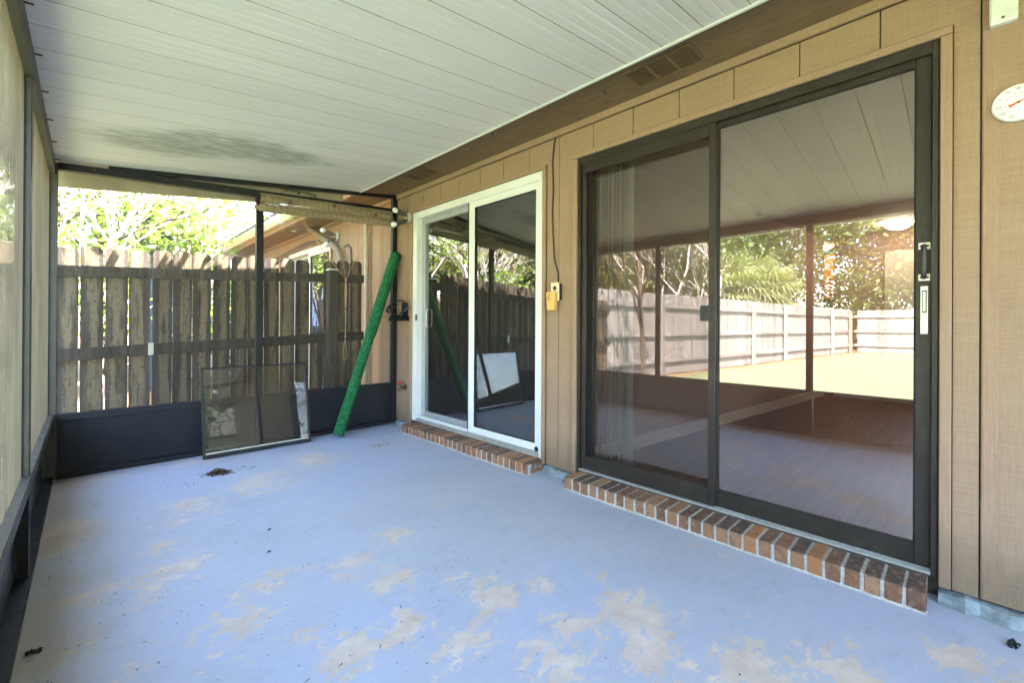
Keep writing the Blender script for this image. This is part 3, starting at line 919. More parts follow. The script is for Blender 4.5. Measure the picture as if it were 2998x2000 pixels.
# lit kitchen seen through the far doorway
kc = thing('kitchen_cabinet', 'orange wood cabinet in the lit room behind the dark door', 'cabinet', (8.7, 1.5, 0.045))
MB().box(8.6, 8.95, 1.0, 2.0, .0455, .95).build('base_unit', WOODO, kc, bevel=.004)
MB().box(8.68, 8.95, 1.0, 2.0, 1.45, 2.2).build('wall_unit', WOODO, kc, bevel=.004)
MB().box(8.57, 8.96, .98, 2.02, .951, .985).build('worktop', BLACK, kc, bevel=.003)
kl = thing('kitchen_light', 'warm round ceiling light in the far kitchen', 'lamp', (8.2, 1.5, 2.269))
MB().lathe([(.12, 0), (.12, -.02), (.08, -.05), (.01, -.06)], (8.2, 1.5, 2.2685), (0, 0, 1), 20)  .build('diffuser', LAMPK, kl, smooth=True)

# ---- slab edge left bare under the siding (painted blue)
def plinth(a, b):
    m = MB()
    n = max(2, int((b - a) / .035))
    rows = []
    for i in range(n + 1):
        y = a + (b - a) * i / n
        e = 2.266 + random.uniform(-.014, .010); zt = .041 + random.uniform(-.010, .002)
        rows.append([(e - .018, y, .0015), (e, y, zt * .55), (e + .012, y, zt), (2.3155, y, zt + .001)])
    for r0, r1 in zip(rows, rows[1:]):
        for j in range(3):
            m.face([r0[j], r0[j + 1], r1[j + 1], r1[j]])
    m.face([rows[0][0], rows[0][1], rows[0][2], rows[0][3], (2.3155, a, .0015)])
    m.face([rows[-1][0], rows[-1][1], rows[-1][2], rows[-1][3], (2.3155, b, .0015)])
    return m.build('slab_edge', PLINTH, slab)
plinth(-2.5, 0.055); plinth(1.722, 2.018); plinth(3.68, 4.04)

# ---- brick steps
def brick_step(a, b, label, holes):
    t = thing('brick_step', label, 'step', (2.21, (a + b) / 2, 0))
    n = 27; pitch = (b - a) / n; X0, X1, H = 2.1302, 2.2905, 0.0757
    mo = MB().box(X0 + .0035, X1, a + .006, b - .006, 0.0005, H - .004)
    # mortar smear at the foot of the bricks
    for i in range(n):
        y = a + pitch * i; j = random.uniform(.002, .010)
        mo.hexa([(X0 - j, y, .0006), (X0 + .005, y, .0006), (X0 + .005, y + pitch, .0006), (X0 - j, y + pitch, .0006)],
                [(X0 - .001, y, .006), (X0 + .005, y, .012), (X0 + .005, y + pitch, .012), (X0 - .001, y + pitch, .006)])
    mo.build('mortar', MORTAR, t)
    variants = []
    for i in range(n):
        y = a + pitch * (i + .5)
        jx = random.uniform(-.0025, .0025)
        if i < 5:
            bm_ = MB().box(X0, X1 + .002, y - pitch / 2 + .0056, y + pitch / 2 - .0056, .005, H)
            o = bm_.build('brick', BRICK, t, bevel=random.choice((.0018, .0028, .0038)))
            # uneven arrises
            for vv in o.data.vertices:
                vv.co += Vector((random.uniform(-.0012, .0012), random.uniform(-.0012, .0012), random.uniform(-.001, .001)))
            variants.append(o)
        else:
            s = random.choice(variants)
            o = copy_at(s, (LOC[s.name].x + jx, y, LOC[s.name].z + random.uniform(-.0015, .0015)), t)
            o.rotation_euler = (random.uniform(-.012, .012), 0, random.uniform(-.012, .012))
            if i == 0: pass
    if holes:
        for (dx, dz, r) in ((.035, .038, .0125), (.078, .042, .0125), (.12, .040, .0125)):
            MB().lathe([(r, 0), (r, .0022), (r * .8, .0026)], (X0 + dx, a + .0046, dz), (0, -1, 0), 14).build('core_hole', PLINTH, t)
    return t
brick_step(2.0254, 3.6724, 'brick doorstep with open cored end below the white sliding door', True)
brick_step(0.0782, 1.7172, 'brick doorstep with a blue paint smear below the dark sliding door', False)
MB_ = MB()
pp = at(2003, 1556, x=2.1285)
sm = MB()
ring = [(2.1275, pp.y + .038 * math.cos(t) * (1 + .2 * math.sin(3 * t)), max(.004, pp.z + .007 * math.sin(t))) for t in [2 * PI * i / 16 for i in range(16)]]
sm.prism(ring, (0.004, 0, 0))
sm.build('paint_smear', FLOOR, bpy.data.objects['brick_step.001'])

# ================================================================== PORCH ROOF
def cz(x):
    return 2.083 + 0.1165 * x
roof = thing('porch_roof', 'mildewed white aluminium panel roof over the porch', 'roof', (0.8, 1.0, 2.05))
PW = 0.1872
XA, XB = -0.36, 1.900
def panel_mesh():
    m = MB()
    prof = [(0.0018, .012), (.0018, .0015), (.004, 0)]
    for r in (.25, .5, .75):
        yy = PW * r
        prof += [(yy - .006, 0), (yy, .0022), (yy + .006, 0)]
    prof += [(PW - .004, 0), (PW - .0018, .0015), (PW - .0018, .012)]
    a = [(XA, y, cz(XA) + z) for y, z in prof]
    m.prism(a, (XB - XA, 0, cz(XB) - cz(XA)))
    return m
first = None
ytop = 4.143
for k in range(35):
    yb = ytop - PW * (k + 1)
    if first is None:
        m = panel_mesh(); m.v = [(x, y + yb, z) for x, y, z in m.v]
        first = m.build('ceiling_panel', CEIL, roof); fy = LOC[first.name].y
        f0 = LOC[first.name]
        seam0 = MB().hexa([(XA, yb - .0017, cz(XA) + .0008), (XB, yb - .0017, cz(XB) + .0008), (XB, yb + .0017, cz(XB) + .0008), (XA, yb + .0017, cz(XA) + .0008)],
                          [(XA, yb - .0017, cz(XA) + .011), (XB, yb - .0017, cz(XB) + .011), (XB, yb + .0017, cz(XB) + .011), (XA, yb + .0017, cz(XA) + .011)]).build('panel_seam', RUST, roof)
        s0 = LOC[seam0.name]
    else:
        copy_at(first, (f0.x, fy - PW * k, f0.z), roof)
        copy_at(seam0, (s0.x, s0.y - PW * k, s0.z), roof)
YR = ytop - PW * 35
MB().hexa([(XA - .02, YR, cz(XA - .02) + .0125), (XB + .002, YR, cz(XB) + .0125), (XB + .002, 4.26, cz(XB) + .0125), (XA - .02, 4.26, cz(XA - .02) + .0125)],
          [(XA - .02, YR, cz(XA - .02) + .07), (XB + .002, YR, cz(XB) + .07), (XB + .002, 4.26, cz(XB) + .07), (XA - .02, 4.26, cz(XA - .02) + .07)]).build('roof_deck', RUST, roof)
# end overhang and its drop fascia
MB().hexa([(XA, 4.146, cz(XA) + .002), (XB, 4.146, cz(XB) + .002), (XB, 4.243, cz(XB) + .002), (XA, 4.243, cz(XA) + .002)],
          [(XA, 4.146, cz(XA) + .012), (XB, 4.146, cz(XB) + .012), (XB, 4.243, cz(XB) + .012), (XA, 4.243, cz(XA) + .012)]).build('overhang', FASCIA, roof)
MB().hexa([(XA, 4.245, cz(XA) - .130), (1.80, 4.245, cz(1.80) - .135), (1.80, 4.262, cz(1.80) - .135), (XA, 4.262, cz(XA) - .130)],
          [(XA, 4.245, cz(XA) + .012), (1.80, 4.245, cz(1.80) + .012), (1.80, 4.262, cz(1.80) + .012), (XA, 4.262, cz(XA) + .012)]).build('end_fascia', FASCIA, roof)
# dark receiving channel under the end of the panels
m = MB()
m.hexa([(.10, 4.066, cz(.10) - .034), (2.285, 4.066, 2.317), (2.285, 4.10, 2.317), (.10, 4.10, cz(.10) - .034)],
       [(.10, 4.066, cz(.10) - .002), (2.285, 4.066, 2.3475), (2.285, 4.10, 2.3475), (.10, 4.10, cz(.10) - .002)])
m.build('end_channel', KICK, roof, bevel=.002)
# lip where panels meet the house fascia
MB().box(1.885, 1.903, YR, 4.14, cz(1.885) - .008, cz(1.885) - .001).build('ledger_lip', WHITE, roof, bevel=.002)
MB().box(-.43, -.365, YR, 4.27, 1.99, 2.06).build('eave_gutter', WHITE, roof, bevel=.006)
for k in range(0, 35):
    if k % 2: continue
    yy = ytop - PW * (k + 1)
    MB().tube([(-.150, yy + .004, 2.043), (-.128, yy + .004, 2.045)], [.0032, .0032], 6).build('screw', BLACK, roof)

# ================================================================== SCREEN WALLS
def screws(m, pts, ax, r=.004):
    for p in pts:
        m.lathe([(r, 0), (r, .0015), (r * .4, .0025)], p, ax, 8)
sw = thing('screen_wall', 'long dark aluminium screen wall facing the lawn', 'screen wall', (-0.18, 1.0, 0))
PY = [2.51, 0.96, -0.59]
YE = -2.14
MB().box(-.2005, -.1515, YE, 4.058, 1.970, 2.058).build('header_beam', POST, sw, bevel=.002)
MB().box(-.2005, -.1515, YE, 4.058, .3755, .4219).build('sill_rail', POST, sw, bevel=.002)
MB().box(-.216, -.150, YE, 4.048, .0005, .028).build('base_channel', KICK, sw, bevel=.002)
ys = [4.058] + PY + [YE]
for y in PY:
    MB().box(-.2002, -.1575, y, y + .05, .4225, 1.9695).build('post', POST, sw, bevel=.002)
    MB().box(-.2002, -.1575, y, y + .05, .0285, .375).build('kick_stud', KICK, sw, bevel=.002)
    s = MB(); screws(s, [(-.17, y, 1.955), (-.188, y, 1.953)], (0, -1, 0), .005)
    s.build('screw', SCREWM, sw)
for a, b in zip(ys, ys[1:]):
    hi_ = a - .001; lo_ = b + .0505
    MB().box(-.1985, -.1965, lo_, hi_, .0285, .375).build('kick_panel', KICK, sw)
    MB().box(-.1785, -.1781, lo_, hi_, .4222, 1.9698).build('screen_mesh', SCREEN, sw)
    sp1 = MB()
    for y in (lo_, hi_ - .004):
        sp1.box(-.182, -.175, y, y + .004, .4222, 1.9698)
    sp1.build('spline', DARKGAP, sw)

def lowbeam(x):
    t = (x + .155) / (2.26 + .155)
    return 2.008 + (2.141 - 2.008) * t, 2.054 + (2.204 - 2.054) * t
ew = thing('screen_wall', 'short dark aluminium screen wall in front of the wooden fence', 'screen wall', (1.05, 4.08, 0))
for (a, b, nm) in ((-.2005, -.140, 'corner_post'), (1.0, 1.053, 'post'), (2.242, 2.291, 'wall_post')):
    zt = 2.05 if a < 0 else lowbeam((a + b) / 2)[0] - .0005 if a < 2 else 2.316
    MB().box(a, b, 4.0605, 4.1095, .0005, zt).build(nm, POST if a < 0 else KICK, ew, bevel=.002)
x0_, x1_ = -.1395, 2.2415
m = MB()
m.hexa([(x0_, 4.056, lowbeam(x0_)[0]), (x1_, 4.056, lowbeam(x1_)[0]), (x1_, 4.108, lowbeam(x1_)[0]), (x0_, 4.108, lowbeam(x0_)[0])],
       [(x0_, 4.056, lowbeam(x0_)[1]), (x1_, 4.056, lowbeam(x1_)[1]), (x1_, 4.108, lowbeam(x1_)[1]), (x0_, 4.108, lowbeam(x0_)[1])])
m.build('header_beam', KICK, ew, bevel=.002)
s = MB()
for u, v in ((278, 495), (485, 526), (667, 552)):
    p = at(u, v, y=4.056); screws(s, [tuple(p)], (0, -1, 0), .007)
s.build('screw', SCREWM, ew)
for a, b in ((-.1395, .9995), (1.0535, 2.2415)):
    MB().box(a, b, 4.0605, 4.1095, .3754, .4219).build('sill_rail', KICK, ew, bevel=.002)
    MB().box(a, b, 4.082, 4.084, .0365, .375).build('kick_panel', KICK, ew)
    MB().box(a, b, 4.052, 4.104, .0005, .036).build('base_channel', KICK, ew, bevel=.003)
    zl, zr = lowbeam(a)[0], lowbeam(b)[0]
    MB().hexa([(a, 4.085, .4222), (b, 4.085, .4222), (b, 4.0854, .4222), (a, 4.0854, .4222)],
              [(a, 4.085, zl - .0005), (b, 4.085, zr - .0005), (b, 4.0854, zr - .0005), (a, 4.0854, zl - .0005)]).build('screen_mesh', SCREEN, ew)
# the screen wall behind the photographer
bw = thing('screen_wall', 'dark aluminium screen wall closing the porch end away from the fence', 'screen wall', (1.05, -2.16, 0))
for a, b in ((-.2005, -.152), (1.0, 1.05), (2.24, 2.29)):
    MB().box(a, b, -2.19, -2.1405, .0005, 1.968 if a < 2 else 2.30).build('post', POST, bw, bevel=.002)
MB().hexa([(-.2, -2.19, 1.97), (2.238, -2.19, 2.22), (2.238, -2.142, 2.22), (-.2, -2.142, 1.97)], [(-.2, -2.19, 2.03), (2.238, -2.19, 2.29), (2.238, -2.142, 2.29), (-.2, -2.142, 2.03)]).build('header_beam', POST, bw)
for a, b in ((-.151, .9995), (1.0505, 2.2395)):
    MB().box(a, b, -2.19, -2.142, .3754, .4219).build('sill_rail', POST, bw, bevel=.002)
    MB().box(a, b, -2.168, -2.166, .001, .375).build('kick_panel', KICK, bw)
    MB().box(a, b, -2.1672, -2.1668, .4222, 1.98).build('screen_mesh', SCREEN, bw)

# ================================================================== LEANING SASH
def P(x, s):           # point on the leaning plane, s = distance up the slope
    ang = math.atan2(4.048 - 3.915, .685)
    return Vector((x, 3.905 + (x - .62) * -.022 + math.sin(ang) * s, math.cos(ang) * s))
sash = thing('window_sash', 'dark framed glass pane leaning against the black kick panel', 'window sash', (1.0, 3.91, 0))
def slant(x0, x1, s0, s1, d0, d1):
    a = math.atan2(4.048 - 3.915, .685); n = Vector((0, math.cos(a), -math.sin(a)))   # into the fence side
    m = MB()
    lo = [P(x0, s0) + n * d0, P(x1, s0) + n * d0, P(x1, s0) + n * d1, P(x0, s0) + n * d1]
    hi = [P(x0, s1) + n * d0, P(x1, s1) + n * d0, P(x1, s1) + n * d1, P(x0, s1) + n * d1]
    return m.hexa(lo, hi)
XL, XR = .618, 1.385
SH = .688
slant(XL, XR, .006, .036, -.004, .016).build('bottom_rail', KICK, sash, bevel=.002)
slant(XL, XR, SH - .014, SH, 0, .012).build('top_rail', KICK, sash, bevel=.002)
slant(XL, XL + .02, .0365, SH - .0145, 0, .012).build('stile', BRONZE, sash, bevel=.002)
slant(XR - .02, XR, .0365, SH - .0145, 0, .012).build('stile', BRONZE, sash, bevel=.002)
slant(XL + .0205, XR - .0205, .0365, SH - .0145, .004, .007).build('glass_pane', GLASSS, sash)
slant(XL + .0205, XR - .0205, .0366, .046, .001, .0035).build('glazing_bead', MILL, sash)

# ================================================================== TURF ROLL
tr = thing('turf_roll', 'rolled green artificial turf leaning in the corner by the wall', 'turf roll', (1.60, 3.87, 0))
A = Vector((1.612, 3.875, 0.022)); B = Vector((2.247, 4.006, 1.735))
def roll(A, B, r0, r1, name):
    d = (B - A).normalized(); s = d.orthogonal().normalized(); t = d.cross(s)
    m = MB(); n = 40; K = 46
    rows = []
    for k in range(K + 1):
        f = k / K; p = A + (B - A) * f
        r = r0 + (r1 - r0) * f
        rows.append([p + (s * math.cos(2 * PI * j / n) + t * math.sin(2 * PI * j / n)) * (r * (1 + .012 * math.sin(j * 1.7 + k * .9) + random.uniform(-.012, .012))) for j in range(n)])
    base = len(m.v)
    for r_ in rows: m.v += [tuple(q) for q in r_]
    for k in range(K):
        for j in range(n):
            m.f.append([base + k * n + j, base + k * n + (j + 1) % n, base + (k + 1) * n + (j + 1) % n, base + (k + 1) * n + j])
    m.f.append([base + j for j in range(n)][::-1]); m.f.append([base + K * n + j for j in range(n)])
    return m.build(name, TURF, tr, smooth=True)
MID = A + (B - A) * .52
roll(A, B, .0465, .044, 'roll_body')
roll(MID, B - (B - A).normalized() * .004, .0525, .049, 'outer_wrap')
# spiral edge at the top
d = (B - A).normalized(); s_ = d.orthogonal().normalized(); t_ = d.cross(s_)
sp2 = [B + d * .004 + (s_ * math.cos(a * .5) + t_ * math.sin(a * .5)) * (.006 + .00105 * a) for a in range(36)]
MB().tube(sp2, .0028, 5).build('spiral_edge', KICK, tr)
fz = MB()
for i in range(11000):
    f = random.random(); a = random.random() * 2 * PI
    r = (.0465 - .0025 * f) if f < .52 else .0525 - .0035 * (f - .52) / .48
    nrm = s_ * math.cos(a) + t_ * math.sin(a); tan = t_ * math.cos(a) - s_ * math.sin(a)
    p = A + (B - A) * f + nrm * r * .985
    tip = p + nrm * random.uniform(.003, .0068) + d * random.uniform(-.004, .004) + tan * random.uniform(-.004, .004)
    w = (tan * random.uniform(-1, 1) + d * random.uniform(-1, 1)).normalized() * .0011
    fz.face([p - w, p + w, tip])
tf = fz.build('turf_pile', PILE, tr, smooth=None); tf['kind'] = 'stuff'

# ================================================================== BAMBOO BLIND
bb = thing('bamboo_blind', 'rolled-up bamboo blind hanging from the sagging beam', 'blind', (1.62, 4.02, 1.93))
def bz(x):   # lower edge of beam at x
    return lowbeam(x)[0]
bx0, bx1 = 1.02, 2.215
slm = MB()
for i in range(9):
    dz = .006 - .0105 * i
    h = .0082
    a_, b_ = bx0 + random.uniform(-.006, .006), bx1 + random.uniform(-.006, .004)
    off = random.uniform(-.002, .002) - (.003 if i in (3, 4) else 0)
    slm.hexa([(a_, 4.030, bz(a_) + .012 + dz + off), (b_, 4.030, bz(b_) + .012 + dz), (b_, 4.0325, bz(b_) + .012 + dz), (a_, 4.0325, bz(a_) + .012 + dz + off)],
             [(a_, 4.030, bz(a_) + .012 + dz + h), (b_, 4.030, bz(b_) + .012 + dz + h), (b_, 4.0325, bz(b_) + .012 + dz + h), (a_, 4.0325, bz(a_) + .012 + dz + h)])
slm.build('slat_curtain', BAMBOO, bb)
# the roll: ridged spiral of slats, ends staggered
R = .034
def rollaxis(x):
    return Vector((x, 4.012, bz(x) - .100))
for q, (xa, xb, rr) in enumerate(((bx0 + .02, bx1 + .006, R), (bx0 - .01, bx1 - .004, R * .86), (bx0 - .035, bx1, R * .66), (bx0 - .05, bx1, R * .42))):
    m = MB(); n = 44
    rows = []
    for x in (xa, xb):
        c_ = rollaxis(x)
        rows.append([(x, c_.y + math.cos(2 * PI * j / n) * rr * (1 if j % 2 else .93), c_.z + math.sin(2 * PI * j / n) * rr * (1 if j % 2 else .93)) for j in range(n)])
    m.v += rows[0] + rows[1]
    for j in range(n): m.f.append([j, (j + 1) % n, n + (j + 1) % n, n + j])
    m.f.append(list(range(n))[::-1]); m.f.append([n + j for j in range(n)])
    m.build('rolled_slats', BAMBOO, bb)
wrp = MB()
x = bx0 + .035
while x < bx1:
    c_ = rollaxis(x)
    wrp.tube([(x, 4.029, bz(x) + .02), (x, 4.0285, bz(x) - .07)] + [(x, c_.y + math.cos(a) * (R + .0012), c_.z + math.sin(a) * (R + .0012)) for a in (1.6, 2.3, 3.0, 3.7, 4.4, 5.0)], .0019, 4, cap=False)
    x += .052
wrp.build('warp_threads', BRASS, bb)
clips = [at(850, 590, y=4.018), at(981, 600, y=4.018), at(1101, 628, y=4.018)]
for c_ in clips:
    mm = MB(); mm.box(c_.x - .012, c_.x + .012, 4.012, 4.0285, c_.z - .02, c_.z + .006)
    mm.tube([(c_.x, 4.024, c_.z + .002), (c_.x - .006, 4.014, c_.z + .022), (c_.x, 4.05, c_.z + .03)], .0022, 6)
    mm.build('clip', BRASS, bb)
knot = at(1012, 818, y=3.985)
cm = MB()
def sag(a, b, n=10, s=.0, r=.0017):
    a = Vector(a); b = Vector(b)
    cm.tube([a.lerp(b, i / n) + Vector((0, 0, -s * math.sin(PI * i / n))) for i in range(n + 1)], r, 5)
for k, c_ in enumerate(clips):
    sag(c_ + Vector((0, -.008, -.02)), knot, 10, .02 if k < 2 else .004)
    if k != 1: sag(c_ + Vector((.028 if k == 0 else -.006, -.03, -.035)), knot, 10, .028 if k == 0 else -.004)
    ca = rollaxis(c_.x + .006)
    cm.tube([c_ + Vector((.004, -.01, -.016))] + [ca + Vector((.004 * i, math.cos(a) * (R + .005), math.sin(a) * (R + .005))) for i, a in enumerate((2.0, 2.8, 3.6, 4.4, 5.2))], .0017, 5)
lowp = at(1015, 1055, y=3.985)
for k in range(5):
    dx = random.uniform(-.012, .012); zz = knot.z - random.uniform(.20, .26)
    cm.tube([knot, knot + Vector((dx, -.004 * k, -.08)), (knot.x + dx * .8, 3.982 - .002 * k, zz), (knot.x + dx * .2, 3.982, zz - .02)], .0016, 5)
for sgn in (-1, 1):
    zs = [knot.z - .2, knot.z - .36, knot.z - .52, knot.z - .62, lowp.z + .03, lowp.z]
    xs = [0, .004 * sgn + .002, -.002 * sgn, .012 * sgn - .004, .020 * sgn, .004 * sgn]
    cm.tube([(knot.x + a, 3.983 + .002 * sgn, z) for a, z in zip(xs, zs)], .0017, 5)
for zz in (knot.z, knot.z - .012, knot.z - .215, knot.z - .30, knot.z - .53):
    cm.lathe([(.003, -.008), (.0085, -.003), (.0085, .003), (.003, .008)], (knot.x, 3.983, zz), (0, 0, 1), 8)
cm.build('pull_cords', STRING, bb)

# ================================================================== WALL FIXTURES
def floodlight(p, label, bulbs, s=1.0):
    t = thing('floodlight', label, 'floodlight', p, 'twin-bulb floodlights on the tan wall')
    p = Vector(p)
    MB().lathe([(.052 * s, 0), (.052 * s, .012), (.046 * s, .022), (.02 * s, .026)], p, (-1, 0, 0), 26).build('mounting_plate', PLATE, t, smooth=False)
    MB().lathe([(.055 * s, -.004), (.055 * s, .004)], p, (-1, 0, 0), 26).build('backing_gasket', BLACK, t)
    for (b0, off) in bulbs:
        b0 = Vector(b0); st = p + Vector((-.02, 0, off))
        d = (b0 - st).normalized(); L = (b0 - st).length
        MB().tube([st, st + d * L * .30], .010 * s, 10).build('swivel_arm', SOCKET, t)
        MB().lathe([(.014 * s, L * .26), (.021 * s, L * .32), (.024 * s, L * .62), (.026 * s, L * .80), (.022 * s, L * .80)], st, d, 18).build('lamp_socket', SOCKET, t)
        MB().lathe([(.016 * s, L * .78), (.020 * s, L * .84)] + [(.028 * s * math.sin(a), L + .028 * s * -math.cos(a)) for a in [.8 + i * .26 for i in range(9)]] + [(.001, L + .028 * s)], st, d, 20).build('bulb', BULB, t, smooth=True)
    return t
fp = at(1199, 638, x=2.290)
floodlight((2.2935, fp.y, fp.z), 'twin-bulb floodlight beside the top of the white door', [(at(1157, 615, x=2.165), .012), (at(1153, 657, x=2.155), -.018)])
f2 = at(988, 693, x=2.29)
floodlight((2.2935, f2.y, f2.z), 'twin-bulb floodlight on the wall beyond the fence', [(at(945, 674, x=2.12), .012), (at(955, 716, x=2.16), -.018)], 1.15)

# cable, outlet box and plug-in chime
cb = [at(u, v, x=2.290) for u, v in ((1630, 372), (1626, 400), (1622, 425), (1618, 470), (1620, 560), (1617, 620), (1619, 690), (1623, 760), (1634, 800), (1634, 830))]
tag(MB().tube([(2.2905, p.y, p.z) for p in cb], .0052, 8).build('cable', CORD, smooth=True), 'black cable running down the tan wall to the outlet', 'cable')
ob = thing('outlet_box', 'ivory outlet on a dark box between the two doors', 'outlet', (2.29, 1.92, 1.19))
oy0, oy1, oz0, oz1 = at(1650, 850, x=2.255).y + .055, at(1613, 850, x=2.255).y + .04, 1.195, 1.300
oy0 = 1.872; oy1 = 1.942
MB().box(2.262, 2.2975, oy0 + .004, oy1 - .004, 1.190, 1.300).build('junction_box', BLACK, ob, bevel=.004)
MB().box(2.2565, 2.2615, oy0 - .001, oy1 + .001, 1.184, 1.306).build('cover_plate', OUTLET, ob, bevel=.0015)
MB().lathe([(.015, 0), (.015, .002), (.012, .0026)], (2.2565, (oy0 + oy1) / 2, 1.268), (-1, 0, 0), 18).build('receptacle', SOCKET, ob)
for dy in (-.006, .005):
    MB().box(2.2530, 2.2538, (oy0 + oy1) / 2 + dy - .001, (oy0 + oy1) / 2 + dy + .001, 1.264, 1.275).build('slot', DARKGAP, ob)
ch = thing('plug_in_chime', 'yellowed plastic plug-in chime on the ivory outlet', 'door chime', (2.24, 1.92, 1.09))
cy0, cy1 = 1.880, 1.958
MB().hexa([(2.222, cy0 + .006, 1.118), (2.2562, cy0 + .004, 1.118), (2.2562, cy1 - .004, 1.118), (2.222, cy1 - .01, 1.118)],
          [(2.216, cy0, 1.242), (2.2562, cy0, 1.242), (2.2562, cy1, 1.242), (2.216, cy1 - .004, 1.242)]).build('case', YELLOW, ch, bevel=.005)
for i in range(8):
    zz = 1.185 + .0055 * i
    MB().box(2.2155, 2.2185, cy1 - .045, cy1 - .014, zz, zz + .0016).build('grille_slot', BRASS, ch)

# thermometer
th = thing('thermometer', 'round white dial thermometer with a red needle on the tan wall', 'thermometer', (2.292, -.137, 1.794))
C_ = Vector((2.2935, -.137, 1.794)); TRAD = .0625
MB().lathe([(TRAD, 0), (TRAD, .008), (TRAD - .003, .012), (TRAD - .006, .0095)], C_, (-1, 0, 0), 56).build('case', DIALW, th)
MB().lathe([(TRAD - .0062, .0096), (TRAD - .0062, .0103)], C_, (-1, 0, 0), 56).build('dial', DIALW, th)
fx = 2.2935 - .0105
def wall_pt(r, deg, dx=0):
    a = math.radians(deg)
    return Vector((fx - dx, C_.y - r * math.cos(a), C_.z + r * math.sin(a)))
tk = MB()
for v in range(-60, 141, 5):
    ang = 154 - 1.6 * v
    big = v % 20 == 0
    a, b = wall_pt(.0385, ang, .0003), wall_pt(.0425 if big else .0405, ang, .0003)
    tk.bar(a, b, .0011 if big else .0006, .0004, up=(1, 0, 0))
for i in range(12):
    ang = 218 - i * 23
    p = wall_pt(.031, ang, .0003)
    tk.box(p.x - .0003, p.x, p.y - .0022, p.y + .0022, p.z - .0012, p.z + .0012)
tk.build('scale_marks', DIALK, th)
def text_mesh(s, size, name, parent, loc, mat):
    cu = bpy.data.curves.new(name, 'FONT'); cu.body = s; cu.size = size; cu.align_x = 'CENTER'; cu.align_y = 'CENTER'; cu.extrude = .0002
    to = bpy.data.objects.new(name, cu); col.objects.link(to)
    dg = bpy.context.evaluated_depsgraph_get()
    me = bpy.data.meshes.new_from_object(to.evaluated_get(dg))
    bpy.data.objects.remove(to)
    me.name = name
    # text plane -> wall plane facing -X: text x -> -Y, text y -> Z
    for v in me.vertices:
        x, y, z = v.co
        v.co = Vector((-z, -x, y))
    me.materials.clear(); me.materials.append(mat)
    return link(bpy.data.objects.new(name, me), loc, parent)
for v in range(-60, 121, 20):
    text_mesh(str(v), .0125, 'numeral', th, wall_pt(.0485, 154 - 1.6 * v, .0006), DIALK)
nd = MB()
ang = 23
def np_(r, w):
    a = math.radians(ang); y = C_.y - r * math.cos(a) - w * math.sin(a) * -1 * -1; z = C_.z + r * math.sin(a)
    return Vector((fx - .002, C_.y - (r * math.cos(a) - w * math.sin(a)), C_.z + r * math.sin(a) + w * math.cos(a)))
nd.prism([np_(.036, 0), np_(.0, .0028), np_(-.018, .004), np_(-.026, .0068), np_(-.0225, 0), np_(-.026, -.0068), np_(-.018, -.004), np_(0, -.0028)], (-.0006, 0, 0))
nd.build('needle', DIALR, th)
MB().lathe([(.004, 0), (.004, .0035), (.002, .004)], (fx, C_.y, C_.z), (-1, 0, 0), 12).build('pivot', BRASS, th)
# blank cover
bc = thing('blank_cover', 'white metal cover plate with a screw above the thermometer', 'cover plate', (2.292, -.1, 2.08))
MB().box(2.262, 2.2975, -.135, -.068, 2.078, 2.205).build('plate', COVER, bc, bevel=.005)
for zz in (2.094, 2.189):
    MB().lathe([(.0045, 0), (.0045, .001), (.002, .002)], (2.2622, -.1, zz), (-1, 0, 0), 10).build('screw', SCREWM, bc)

# hose hanger
hg = thing('hose_hanger', 'black ribbed hose hanger with a red button beside the white door', 'hose hanger', (2.29, 3.92, 1.05))
a0 = at(1137, 939, x=2.20); b0 = at(1207, 939, x=2.285)
hy0, hy1 = 3.80, 3.99
saddle = MB()
arc = [(math.cos(t), math.sin(t)) for t in [PI * i / 14 for i in range(15)]]
hc = 3.905; hr = .088; hz = 1.052
for (xa, xb, rr) in ((2.165, 2.171, hr + .008), (2.1712, 2.285, hr), (2.2852, 2.2935, hr + .012)):
    o_ = [(xa, hc + c * rr, hz + s * rr * .72) for c, s in arc]
    i_ = [(xa, hc + c * (rr - .006), hz + s * (rr - .006) * .72) for c, s in arc][::-1]
    saddle.prism(o_ + i_, (xb - xa, 0, 0))
for k in range(5):
    xx = 2.185 + .02 * k
    o_ = [(xx, hc + c * (hr + .003), hz + s * (hr + .003) * .72) for c, s in arc]
    i_ = [(xx, hc + c * (hr + .0002), hz + s * (hr + .0002) * .72) for c, s in arc][::-1]
    saddle.prism(o_ + i_, (.004, 0, 0))
saddle.build('saddle', KICK, hg)
wl = lambda u, v, x: at(u, v, x=x)
cl = MB()
pts = [wl(1136, 903, 2.19), wl(1150, 886, 2.19), wl(1162, 880, 2.19), wl(1182, 880, 2.19), wl(1190, 892, 2.20), wl(1196, 900, 2.22), wl(1186, 910, 2.20), wl(1170, 918, 2.19)]
for a, b in zip(pts, pts[1:]): cl.bar(a, b, .013, .017)
cl.build('handle_loop', BLACK, hg, bevel=.003)
MB().lathe([(.02, 0), (.03, .012), (.03, .045), (.018, .055)], wl(1145, 912, 2.17), (-.4, .2, .3), 16).build('reel_drum', BLACK, hg)
MB().lathe([(.0085, 0), (.0085, .008), (.005, .011)], wl(1183, 881, 2.18), (-.8, -.4, .4), 14).build('button', RED, hg, smooth=True)
MB().lathe([(.010, 0), (.012, .01), (.006, .014)], wl(1137, 917, 2.16), (-.9, -.2, 0), 14).build('button', RED, hg, smooth=True)
wr = MB()
wr.tube([wl(1131, 925, 2.18), wl(1138, 936, 2.18)], .0025, 6)
wr.tube([wl(1150, 899, 2.18), wl(1160, 901, 2.16), wl(1170, 910, 2.15), wl(1177, 920, 2.16), wl(1171, 938, 2.17)], .0024, 6)
wr.build('wire', SOCKET, hg)
